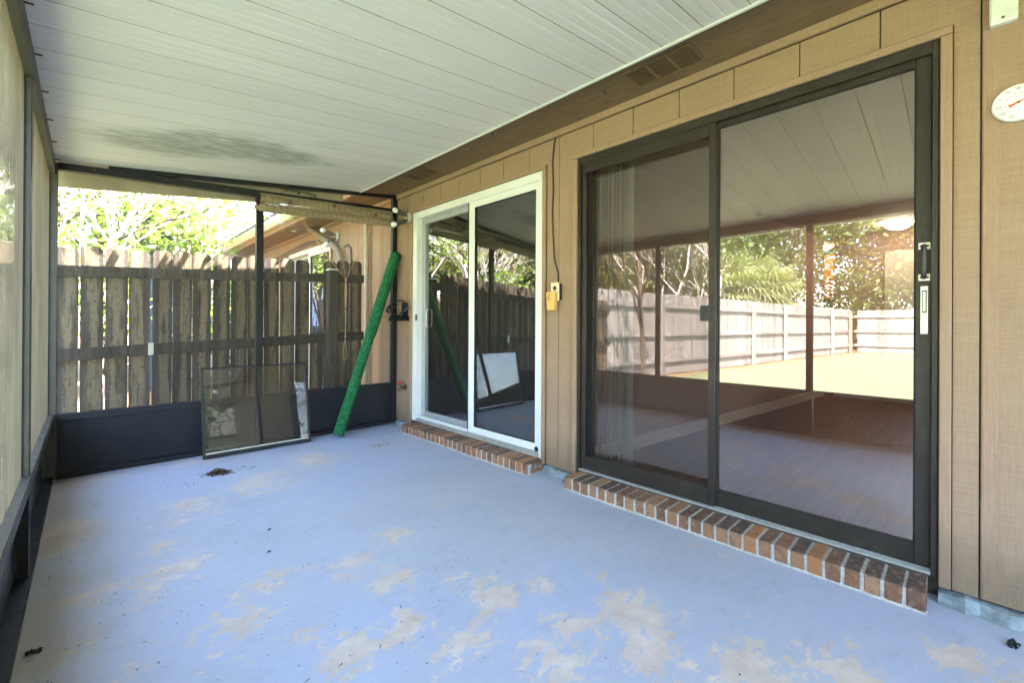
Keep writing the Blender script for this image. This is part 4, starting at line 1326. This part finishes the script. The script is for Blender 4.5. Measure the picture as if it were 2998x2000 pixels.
MB().box(2.2935, 2.2978, 3.85, 3.97, 1.10, 1.24).build('back_plate', BLACK, hg)

# hose tap
hb = thing('hose_tap', 'small wall tap with a red wheel handle low beside the white door', 'tap', (2.29, 3.905, .39))
tp = Vector((2.297, 3.89, .385))
MB().lathe([(.030, 0), (.030, .004), (.022, .008)], tp, (-1, 0, 0), 18).build('escutcheon', BRASS, hb)
MB().tube([tp, tp + Vector((-.035, .004, 0)), tp + Vector((-.06, .008, -.004)), tp + Vector((-.075, .01, -.03))], [.011, .013, .012, .011], 12).build('spout', BRASS, hb, smooth=True)
MB().tube([tp + Vector((-.045, .006, .005)), tp + Vector((-.062, .01, .045))], .008, 10).build('stem', BRASS, hb)
wh = MB()
wc = tp + Vector((-.064, .0105, .05)); wa = Vector((-.4, .1, .9)).normalized()
s1 = wa.orthogonal().normalized(); t1 = wa.cross(s1)
wh.tube([wc + (s1 * math.cos(2 * PI * i / 16) + t1 * math.sin(2 * PI * i / 16)) * .024 for i in range(17)], .0055, 8, cap=False)
for i in range(3): wh.bar(wc, wc + (s1 * math.cos(i * 2.09) + t1 * math.sin(i * 2.09)) * .024, .007, .005)
wh.build('wheel_handle', RED, hb)

# conduit, canvas-covered duct and downspout on the wall beyond the screen
dn = MB()
ps = [at(u, v, x=2.22) for u, v in ((885, 655), (910, 672), (950, 700), (975, 718), (990, 735), (996, 760), (996, 860), (996, 1120))]
tag(MB().tube(ps, .042, 14).build('insulated_pipe', DUCT, smooth=True), 'tan insulated pipe bending down the wall beyond the fence', 'pipe')
e1 = at(1072, 860, x=2.25); 
tag(MB().tube([(2.255, e1.y, -.1), (2.255, e1.y, .8), (2.255, e1.y, 1.55), (2.24, e1.y, 2.30), (2.0, e1.y, 2.345)], .026, 12).build('downspout', FASCIA, smooth=True), 'beige round downspout at the end of the wooden fence', 'downspout')
cdt = MB()
cdt.tube([at(u, v, x=2.275) for u, v in ((1008, 722), (1020, 716), (1027, 728), (1028, 760), (1028, 1100))], .010, 8)
tag(cdt.build('conduit', SOCKET, smooth=True), 'thin grey conduit with a hooked top beside the insulated pipe', 'conduit')
wires = MB()
for k, (o1, o2) in enumerate(((0, 0), (6, 5), (-5, 8))):
    wires.tube([at(u, v + o1, x=2.27) for u, v in ((730, 793), (780, 772), (830, 750), (870, 728), (900, 714), (945, 700 + o2))], .006, 6)
wires.build('wire_bundle', CORD)
tag(bpy.data.objects['wire_bundle'], 'black wires strung along the wall under the far eave', 'wires')

# ================================================================== FENCES
def slope(x): return 0.05 * (x + .1)
def board_mesh(w, z0, z1, name, mat, parent, jag=0):
    c = w * .24
    poly = [(-w / 2, 0, z0), (w / 2, 0, z0), (w / 2, 0, z1 - c), (w / 2 - c * .45, 0, z1 - c * .28), (w / 2 - c, 0, z1), (-w / 2 + c, 0, z1), (-w / 2 + c * .45, 0, z1 - c * .28), (-w / 2, 0, z1 - c)]
    m = MB().prism([(x + random.uniform(-.0015, .0015), y, z) for x, y, z in poly], (0, .016, 0))
    return m.build(name, mat, parent, origin=(0, 0, 0))
fn = thing('wooden_fence', 'weathered dark dog-ear plank fence just outside the end screen', 'fence', (.2, 4.5, -.12))
BP = .1352
gap0 = at(231.5, 950, y=4.5).x        # first gap in view
vars_ = []
nb = int((2.13 + 2.1) / BP)
xs = []
x = gap0 + BP / 2
while x + BP / 2 < 2.14: xs.append(x); x += BP
x = gap0 - BP / 2
while x > -2.1: xs.append(x); x -= BP
for i, x in enumerate(sorted(xs)):
    zt = 1.572 + slope(x) + random.uniform(-.012, .012)
    if 1.585 < x < 1.70:
        zt = .925
        m = MB(); jag = [random.uniform(-.012, .012) for _ in range(9)]
        w = .124
        poly = [(-w / 2, 0, -.11), (w / 2, 0, -.11)] + [(w / 2 - w * k / 8, 0, zt + jag[k]) for k in range(9)]
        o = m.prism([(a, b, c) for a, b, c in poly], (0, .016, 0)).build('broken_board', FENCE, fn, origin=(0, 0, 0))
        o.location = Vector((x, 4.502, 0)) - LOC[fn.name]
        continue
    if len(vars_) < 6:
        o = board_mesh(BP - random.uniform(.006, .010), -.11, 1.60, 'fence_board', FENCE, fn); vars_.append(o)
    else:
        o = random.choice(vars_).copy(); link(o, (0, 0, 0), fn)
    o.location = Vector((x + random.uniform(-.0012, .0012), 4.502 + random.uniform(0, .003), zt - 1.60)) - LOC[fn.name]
    o.rotation_euler = (0, random.uniform(-.004, .004), 0)
def rail(x0, x1, za, zb, y0=4.462, y1=4.5005):
    m = MB(); n = 8
    for k in range(n):
        a = x0 + (x1 - x0) * k / n; b = x0 + (x1 - x0) * (k + 1) / n
        m.hexa([(a, y0, za + slope(a)), (b, y0, za + slope(b)), (b, y1, za + slope(b)), (a, y1, za + slope(a))],
               [(a, y0, zb + slope(a)), (b, y0, zb + slope(b)), (b, y1, zb + slope(b)), (a, y1, zb + slope(a))])
    o = m.build('rail', RAILW, fn); return o
for (za, zb) in ((1.349, 1.430), (.739, .828), (.12, .21)):
    rail(-2.1, .36, za, zb); rail(.363, 2.125, za, zb)
MB().box(1.722, 1.812, 4.372, 4.461, -.4, 1.555).build('post', RAILW, fn, bevel=.004)
MB().box(-1.2, -1.11, 4.372, 4.461, -.4, 1.50).build('post', RAILW, fn, bevel=.004)
MB().hexa([(1.716, 4.366, 1.556), (1.818, 4.366, 1.556), (1.818, 4.467, 1.556), (1.716, 4.467, 1.556)],
          [(1.73, 4.38, 1.575), (1.804, 4.38, 1.575), (1.804, 4.453, 1.575), (1.73, 4.453, 1.575)]).build('post_cap', MILL, fn)
MB().box(.345, .378, 4.458, 4.4615, .765, .86).build('mending_plate', MILL, fn)

def yard_fence(a, b, label, zt=1.75):
    a = Vector((*a, 0)); b = Vector((*b, 0)); L = (b - a).length; d = (b - a).normalized(); rz = math.atan2(d.y, d.x)
    nn = Vector((d.y, -d.x, 0))           # towards the rails
    t = thing('wooden_fence', label, 'fence', a + Vector((0, 0, -.12)))
    vs = []
    n = int(L / .1365)
    for i in range(n):
        p = a + d * (.1365 * (i + .5))
        if len(vs) < 5:
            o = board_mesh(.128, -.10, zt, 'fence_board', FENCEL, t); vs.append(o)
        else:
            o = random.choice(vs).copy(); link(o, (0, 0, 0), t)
        o.location = p + Vector((0, 0, random.uniform(-.012, .012))) - LOC[t.name]
        o.rotation_euler = (0, random.uniform(-.004, .004), rz)
    for z in (.22, .82, 1.47):
        for k in range(int(L / 2.4) + 1):
            q0 = a + d * (2.4 * k + .001); q1 = a + d * min(2.4 * (k + 1), L)
            if (q1 - q0).length < .1: continue
            s = nn if (a.y > 4) else nn
            MB().bar(q0 + s * .022 + Vector((0, 0, z)), q1 + s * .022 + Vector((0, 0, z)), .036, .088).build('rail', FENCEL, t)
    k = 0.6
    while k < L:
        p = a + d * k + nn * .088
        MB().box(p.x - .045, p.x + .045, p.y - .045, p.y + .045, -.4, zt - .05).build('post', random.choice((FENCEL, POSTL, FENCEL)), t)
        k += 2.4
    return t
yard_fence((-2.0, 5.02), (-19.5, 3.32), 'pale sunlit board fence running along the lawn') if False else None
yard_fence((-19.5, 3.32), (-2.0, 5.02), 'pale sunlit board fence running along the lawn')
yard_fence((-19.5, -9.0), (-19.5, 3.25), 'pale sunlit board fence across the far end of the lawn')

# ================================================================== NEIGHBOUR HOUSE (white lap siding)
nh = thing('neighbour_house', 'white lap-sided neighbouring house behind the fence trees', 'house', (4, 13, -.12))
nx0, ny = 1.25, 11.0
for k in range(24):
    z = -.1 + .21 * k
    MB().hexa([(nx0, ny - .028, z), (9, ny - .028, z), (9, ny + .02, z), (nx0, ny + .02, z)],
              [(nx0, ny - .008, z + .215), (9, ny - .008, z + .215), (9, ny + .02, z + .215), (nx0, ny + .02, z + .215)]).build('lap_board', LAPW, nh)
MB().box(nx0 - .06, nx0 - .0005, ny - .035, ny + 6, -.1, 5.0).build('side_wall', LAPW, nh)
MB().hexa([(nx0 - .5, ny - .5, 4.9), (9.5, ny - .5, 4.9), (9.5, ny + 6.5, 4.9), (nx0 - .5, ny + 6.5, 4.9)],
          [(nx0 - .5, ny + 2.9, 7.2), (9.5, ny + 2.9, 7.2), (9.5, ny + 3.1, 7.2), (nx0 - .5, ny + 3.1, 7.2)]).build('roof', ROOFM, nh)
nw = MB().box(nx0 - .09, nx0 - .061, ny + .6, ny + 1.7, 1.0, 3.4).build('window', SHUT, nh)
frame_rect(MB(), nx0 - .12, nx0 - .091, ny + .52, ny + 1.78, .92, 3.48, .08, .08, .08, .08).build('window_frame', WHITE, nw)
# blue-grey outbuilding seen between the branches
sh = thing('shed', 'small blue-grey shed glimpsed between the trees', 'shed', (.75, 9.5, -.12))
MB().box(.55, 1.05, 9.4, 10.4, -.12, 2.85).build('wall', SHUT, sh)
MB().hexa([(.45, 9.2, 2.85), (1.2, 9.2, 2.85), (1.2, 10.6, 2.85), (.45, 10.6, 2.85)], [(.45, 9.2, 2.95), (1.2, 9.2, 2.95), (1.2, 10.6, 3.15), (.45, 10.6, 3.15)]).build('roof', ROOFM, sh)
# house across the other side yard, seen only in reflections
sh2 = thing('neighbour_house', 'pale gabled house across the side yard', 'house', (5, -15, -.12))
for k in range(16):
    z = -.1 + .2 * k
    MB().box(-1, 10, -14.0 - .01 * (k % 2), -13.9, z, z + .198).build('lap_board', LAPW, sh2)
MB().hexa([(-1.6, -13.4, 3.1), (10.6, -13.4, 3.1), (10.6, -19, 3.1), (-1.6, -19, 3.1)], [(-1.6, -16.1, 5.3), (10.6, -16.1, 5.3), (10.6, -16.3, 5.3), (-1.6, -16.3, 5.3)]).build('roof', ROOFM, sh2)

# ================================================================== TREES
def leaf_quad(m, p, size, nrm=None):
    if nrm is None:
        nrm = Vector((random.gauss(0, 1), random.gauss(0, 1), random.gauss(.6, 1))).normalized()
    s = nrm.orthogonal().normalized(); s.rotate(Quaternion(nrm, random.random() * 6.28)); t = nrm.cross(s)
    w = size * random.uniform(.28, .42)
    m.face([p - s * size * .5, p + t * w * .9 - nrm * size * .08, p + s * size * .5, p - t * w * .9 - nrm * size * .08])
def limb(m, a, b, r0, r1, wob=.05, n=5, k=6):
    a = Vector(a); b = Vector(b); L = (b - a).length
    pts = [a.lerp(b, i / n) + (Vector((random.uniform(-1, 1), random.uniform(-1, 1), random.uniform(-.5, .5))) * L * wob if 0 < i < n else Vector()) for i in range(n + 1)]
    m.tube(pts, [r0 + (r1 - r0) * i / n for i in range(n + 1)], k)
    return pts
def tree(name, label, x, y, h, r, nleaf, ls, leafm, trunk=.09, base=.35, nclump=40, flat=1.0, group=None, barkm=None):
    t = thing(name, label, 'tree', (x, y, -.12), group)
    m = MB()
    top = Vector((x + random.uniform(-.3, .3), y + random.uniform(-.3, .3), h * .78))
    sp = limb(m, (x, y, -.2), top, trunk, trunk * .3, .04, 7, 8)
    ctr = Vector((x, y, h * (base + 1) / 2))
    cl = []
    for i in range(nclump):
        while True:
            q = Vector((random.uniform(-1, 1), random.uniform(-1, 1), random.uniform(-1, 1)))
            if .25 < q.length < 1: break
        q = Vector((q.x * r, q.y * r * flat, q.z * h * (1 - base) / 2)) * random.uniform(.75, 1.12)
        cl.append(ctr + q)
    for q in cl[:int(nclump * .5)]:
        f = sp[random.randint(2, len(sp) - 1)]
        limb(m, f, q, trunk * .3, .008, .07, 4, 5)
    m.build('trunk', barkm or BARK, t, smooth=True)
    c = MB()
    per = max(1, nleaf // nclump)
    for q in cl:
        cr = r * random.uniform(.16, .30)
        for _ in range(per):
            g = Vector((random.gauss(0, 1), random.gauss(0, 1), random.gauss(0, .7))) * cr
            leaf_quad(c, q + g, ls * random.uniform(.6, 1.3))
    c.build('crown', leafm, t, smooth=None)
    return t
def twig_tree(name, label, base, heads, mat, r0=.03, depth=4, spread=.5, leaves=None, lsize=.07, nl=0, ymin=4.75):
    t = thing(name, label, 'tree', base)
    m = MB(); tips = []
    def grow(p, d, L, r, k):
        n = 4; pts = [p]; dd = d.copy()
        if p.y + d.y * L < ymin + .15: dd.y = abs(dd.y)
        for i in range(n):
            dd = (dd + Vector((random.gauss(0, .10), random.gauss(0, .10), random.gauss(.0, .08)))).normalized()
            pts.append(pts[-1] + dd * L / n)
        m.tube(pts, [r * (1 - .55 * i / n) for i in range(n + 1)], 5 if k > 2 else 4, cap=False)
        tips.extend(pts[2:])
        if k == 0: return
        for j in range(random.randint(3, 4)):
            q = pts[random.randint(1, n)]
            nd_ = (dd + Vector((random.gauss(0, spread), random.gauss(0, spread), random.gauss(0, spread * .8)))).normalized()
            grow(q, nd_, L * random.uniform(.55, .8), r * .48, k - 1)
    for h in heads:
        d = (Vector(h) - Vector(base)); grow(Vector(base), d.normalized(), d.length, r0, depth)
    m.build('branches', mat, t, smooth=True)
    if leaves:
        c = MB()
        for _ in range(nl):
            p = random.choice(tips) + Vector((random.gauss(0, .06), random.gauss(0, .06), random.gauss(-.02, .06)))
            if p.y < ymin: continue
            leaf_quad(c, p, lsize * random.uniform(.7, 1.3))
        c.build('crown', leaves, t, smooth=None)
    return t
# beyond the end fence, seen through the end screen
twig_tree('bare_tree', 'pale bare twiggy tree leaning over the fence at the corner', (-1.1, 6.9, -.12), [(-.4, 6.6, 2.0), (.5, 6.7, 2.6), (-1.1, 6.6, 2.3)], TWIG, .032, 5, .42, LEAF_A, .06, 500)
twig_tree('sapling', 'leaning pale sapling with large bright leaves behind the fence', (.12, 5.25, -.12), [(.16, 5.2, 1.70), (.36, 5.2, 2.3)], TWIG, .022, 3, .5, LEAF_A, .10, 420)
br = MB()
bp = [at(u, v, y=5.2) for u, v in ((345, 702), (400, 675), (470, 650), (560, 632), (620, 608), (700, 600), (750, 583))]
bp.append(bp[-1] + Vector((.5, .05, .22)))
br.tube(bp, [.013, .012, .011, .0105, .009, .008, .007, .005], 7)
bt = thing('branch', 'long thin brown branch reaching sideways above the fence boards', 'branch', tuple(bp[0]))
br.build('stem', BARK, bt, smooth=True)
lf = MB()
for i in range(260):
    p = random.choice(bp[2:]) + Vector((random.gauss(0, .16), random.gauss(0, .15), random.gauss(.06, .12)))
    leaf_quad(lf, p, random.uniform(.05, .10))
lf.build('leaves', LEAF_A, bt, smooth=None)
tree('shade_tree', 'tall bright-leaved tree behind the fence near the corner post', -.55, 9.0, 5.2, 1.5, 3200, .12, LEAF_A, .10, .20, 50)
tree('shade_tree', 'slender bright tree standing before the white house', 1.15, 9.0, 4.6, .9, 2400, .12, LEAF_A, .07, .35, 36)
tree('shade_tree', 'broad tree far behind the bare twigs', -3.2, 11.0, 7.0, 2.4, 6500, .17, LEAF_B, .14, .15, 60)
tree('shade_tree', 'olive tree rising beside the blue-grey shed', .2, 12.8, 7.5, 2.0, 3600, .15, LEAF_A, .12, .2, 50)
tree('shrub', 'low leafy shrub pressed against the back of the plank fence', -.35, 5.5, 2.0, .55, 1300, .09, LEAF_A, .03, .3, 24)
tree('shrub', 'low leafy shrub under the far eave', 1.25, 6.2, 1.75, .45, 900, .08, LEAF_B, .03, .3, 20)
# overhanging branches that dapple the fence top
tree('overhanging_tree', 'thin-leaved tree reaching over the lawn corner of the porch', -1.6, 3.6, 4.6, 1.1, 450, .11, LEAF_B, .05, .62, 26)
ob_ = thing('overhanging_branch', 'leafy branch reaching over the roof edge above the fence', 'branch', (.2, 4.75, 2.5))
om = MB(); op_ = [Vector((-.1, 5.3, 2.2)), Vector((.25, 4.75, 2.55)), Vector((.7, 4.4, 2.75)), Vector((1.2, 4.2, 2.85)), Vector((1.7, 4.15, 2.85))]
om.tube(op_, [.014, .012, .010, .007, .004], 6); om.build('stem', BARK, ob_, smooth=True)
ol = MB()
for i in range(150):
    f = random.random() * 3; k = int(f); q = op_[k + 1].lerp(op_[min(k + 2, 4)], f - k)
    leaf_quad(ol, q + Vector((random.gauss(0, .22), random.gauss(0, .10), random.gauss(0, .10))), random.uniform(.07, .13))
ol.build('leaves', LEAF_A, ob_, smooth=None)
# along the sunlit fence (reflected in the doors)
spots = [(-5.2, 6.9, 5.2, 1.7, LEAF_Y, 'yellow-green tree behind the sunny fence near the bare branches'), (-8.0, 7.6, 6.6, 2.2, LEAF_B, 'mid-green rounded tree behind the sunny fence'),
         (-11.0, 8.6, 7.4, 2.4, LEAF_C, 'dark evergreen tree behind the sunny fence'), (-14.5, 8.2, 7.6, 2.6, LEAF_B, 'leafy tree behind the fan palms'),
         (-18.0, 6.6, 7.6, 2.6, LEAF_C, 'dark tree at the far fence corner'), (-22.5, 3.5, 8.6, 2.8, LEAF_B, 'tall tree just behind the far fence corner'),
         (-23.0, -.5, 9.0, 2.9, LEAF_A, 'bright tree behind the middle of the far fence'), (-22.5, -5.0, 8.6, 3.0, LEAF_B, 'broad tree behind the far fence by the side yard'),
         (-26.5, 1.5, 11.0, 3.4, LEAF_C, 'tallest dark tree far behind the lawn'), (-27, -7.5, 11.0, 3.8, LEAF_C, 'massive dark tree far behind the side yard'),
         (-7.0, 11.5, 9.5, 3.2, LEAF_C, 'tall dark tree in the second row behind the sunny fence'), (-14, 13, 10.5, 3.6, LEAF_C, 'tall dark tree in the second row behind the palms'),
         (-2.8, 8.2, 5.0, 1.6, LEAF_Y, 'yellow-green tree behind the jog of the fences')]
for (x, y, h, r, lm_, lab) in spots:
    tree('shade_tree', lab, x, y, h, r, 8200, .17 + .003 * abs(x), lm_, .12, .10, 54)
tree('shade_tree', 'big tree beside the pale gabled house', 1.5, -11.5, 7.0, 2.4, 4200, .2, LEAF_B, .13, .25, 50)
tree('shade_tree', 'big tree in front of the gabled house roof', 6.5, -11.8, 7.5, 2.6, 4200, .2, LEAF_B, .13, .25, 50)
twig_tree('bare_tree', 'bare pale branches spreading above the sunny fence', (-5.0, 5.45, -.12), [(-5.4, 5.2, 2.2), (-6.6, 5.1, 2.3), (-4.0, 5.2, 2.2)], TWIG, .05, 5, .45)
twig_tree('bare_tree', 'bare twiggy bush between the sunny fence and the palms', (-8.2, 5.1, -.12), [(-8.0, 4.95, 2.3), (-9.0, 5.0, 2.5), (-7.4, 5.0, 2.5)], TWIG, .045, 5, .5)
def palm(label, x, y, h, n=22, size=1.15):
    t = thing('fan_palm', label, 'palm', (x, y, -.12), 'fan palms behind the sunny fence')
    MB().tube([(x, y, -.2), (x + .05, y, h * .5), (x, y + .05, h)], [.14, .12, .11], 10).build('trunk', BARK, t, smooth=True)
    for i in range(n):
        a = i * 2.4; el = 1.15 - 1.75 * (i / n)
        d = Vector((math.cos(a) * math.cos(el), math.sin(a) * math.cos(el), math.sin(el)))
        c0 = Vector((x, y, h)); c1 = c0 + d * .75 + Vector((0, 0, -.08))
        m = MB(); m.tube([c0, (c0 + c1) / 2 + Vector((0, 0, .05)), c1], [.016, .012, .009], 5)
        s = d.cross(Vector((0, 0, 1))).normalized(); u = s.cross(d)
        for k in range(23):
            f = (k / 22 - .5) * 4.2
            dd = (d * math.cos(f) + s * math.sin(f)).normalized()
            L = size * (1 - .12 * abs(f)) * random.uniform(.85, 1.05)
            p1 = c1 + dd * L * .5; p2 = c1 + dd * L * .8 + Vector((0, 0, -.06 * L)); p3 = c1 + dd * L + Vector((0, 0, -.28 * L))
            w = (dd.cross(u)).normalized() * .03
            m.face([c1, p1 - w, p1 + w]); m.face([p1 - w, p2 - w * .6, p2 + w * .6, p1 + w]); m.face([p2 - w * .6, p3, p2 + w * .6])
        m.build('frond', PALM, t, smooth=None)
palm('fan palm above the sunny fence beside the bare twiggy bush', -10.6, 5.6, 2.35)
palm('tallest fan palm above the sunny fence between two others', -12.6, 5.3, 2.5)
palm('fan palm above the sunny fence towards the far corner', -15.2, 5.4, 2.3)

# vine sprig over the beam
vn = thing('vine_sprig', 'small green vine sprig poking in above the sagging beam', 'vine', (1.33, 4.2, 2.2))
vm = MB(); vp = [at(u, v, y=4.17) for u, v in ((825, 552), (838, 556), (855, 558), (880, 562), (905, 566), (925, 574))]
vm.tube(vp, .0025, 5); vm.build('stem', BARK, vn)
vl = MB(); vd = MB()
for p in vp:
    for _ in range(4):
        q = p + Vector((random.gauss(0, .016), random.gauss(0, .012), random.gauss(.004, .016)))
        leaf_quad(vd if (abs(p.x - vp[3].x) < .02) else vl, q, random.uniform(.03, .05))
vl.build('leaves', LEAF_A, vn, smooth=None)
if vd.v: vd.build('dry_leaves', DEAD, vn, smooth=None)

# ================================================================== DEBRIS ON THE FLOOR
cl_ = thing('mulch_clump', 'brown heap of dry leaf crumbs near the leaning glass pane', 'debris', (.64, 3.49, 0))
m = MB()
for i in range(750):
    f = random.gauss(0, .85); g2 = random.gauss(0, 1)
    x = .64 + f * .036 + g2 * .006; y = 3.495 - f * .012 + g2 * .022
    hh = max(0.0, .036 * math.exp(-(f * f) / 2.0 - (g2 * g2) / 1.6)) * random.uniform(.1, 1.0)
    leaf_quad(m, Vector((x, y, .003 + hh)), random.uniform(.006, .015))
m.build('crumbs', DEAD, cl_, smooth=None)['kind'] = 'stuff'
def bug(u, v, label, s=.02, n=26):
    p = at(u, v, z=0)
    t = thing('dry_leaf', label, 'leaf', (p.x, p.y, 0))
    m = MB()
    for i in range(n):
        a = random.random() * 6.28
        leaf_quad(m, p + Vector((random.gauss(0, s * .4), random.gauss(0, s * .28), .003 + random.random() * s * .3)), random.uniform(.4, .9) * s)
    m.build('blade', BLACK if n > 20 else DEAD, t, smooth=None)
bug(98, 1915, 'curled black dry leaf on the floor by the long kick plate', .020)
bug(788, 1554, 'small dark dry leaf in the middle of the blue floor', .012, 14)
bug(788, 1618, 'tiny dark dry scrap in the open floor below the other leaf', .012, 16)
bug(2965, 1893, 'torn black leaf scrap by the wall under the thermometer', .026)
bug(1650, 1412, 'dark dry scrap at the corner of the dark door step', .014, 18)
lt = MB()
for i in range(650):
    if random.random() < .35:
        x = random.uniform(-.14, 2.1); y = random.choice((random.uniform(3.3, 4.0), random.uniform(.2, 3.6)))
    else:
        x = -.14 + abs(random.gauss(0, .45)); y = random.uniform(.6, 4.0)
    if x > 2.1: continue
    d_ = random.random() * 6.28; L = random.choice((random.uniform(.001, .004), random.uniform(.001, .003), random.uniform(.003, .009))); w = random.uniform(.0006, .0014)
    e = Vector((math.cos(d_), math.sin(d_), 0)); q = Vector((-e.y, e.x, 0)); p = Vector((x, y, .0018))
    lt.face([p - e * L - q * w, p - e * L + q * w, p + e * L + q * w + Vector((0, 0, .0015)), p + e * L - q * w])
for (u, v, n) in ((1110, 1305, 90), (735, 1370, 30), (545, 1420, 25), (90, 1670, 30)):
    c_ = at(u, v, z=0)
    for i in range(n):
        leaf_quad(lt, Vector((c_.x + random.gauss(0, .05), c_.y + random.gauss(0, .03), .003)), random.uniform(.004, .012))
tag(lt.build('leaf_litter', DEAD, smooth=None), 'fine dark leaf litter scattered over the blue floor', 'litter', kind='stuff')

tc = MB()
for i in range(220):
    x = random.uniform(.1, 2.0); y = random.uniform(.4, 3.4)
    if random.random() < .3: x, y = .9 + random.gauss(0, .2), 1.5 + random.gauss(0, .2)
    if not -.1 < x < 2.1: continue
    leaf_quad(tc, Vector((x, y, .0022)), random.choice((.003, .004, .006, .009)), Vector((random.gauss(0, .2), random.gauss(0, .2), 1)).normalized())
tag(tc.build('turf_crumbs', TEALC, smooth=None), 'tiny green turf crumbs strewn over the blue floor', 'litter', kind='stuff')
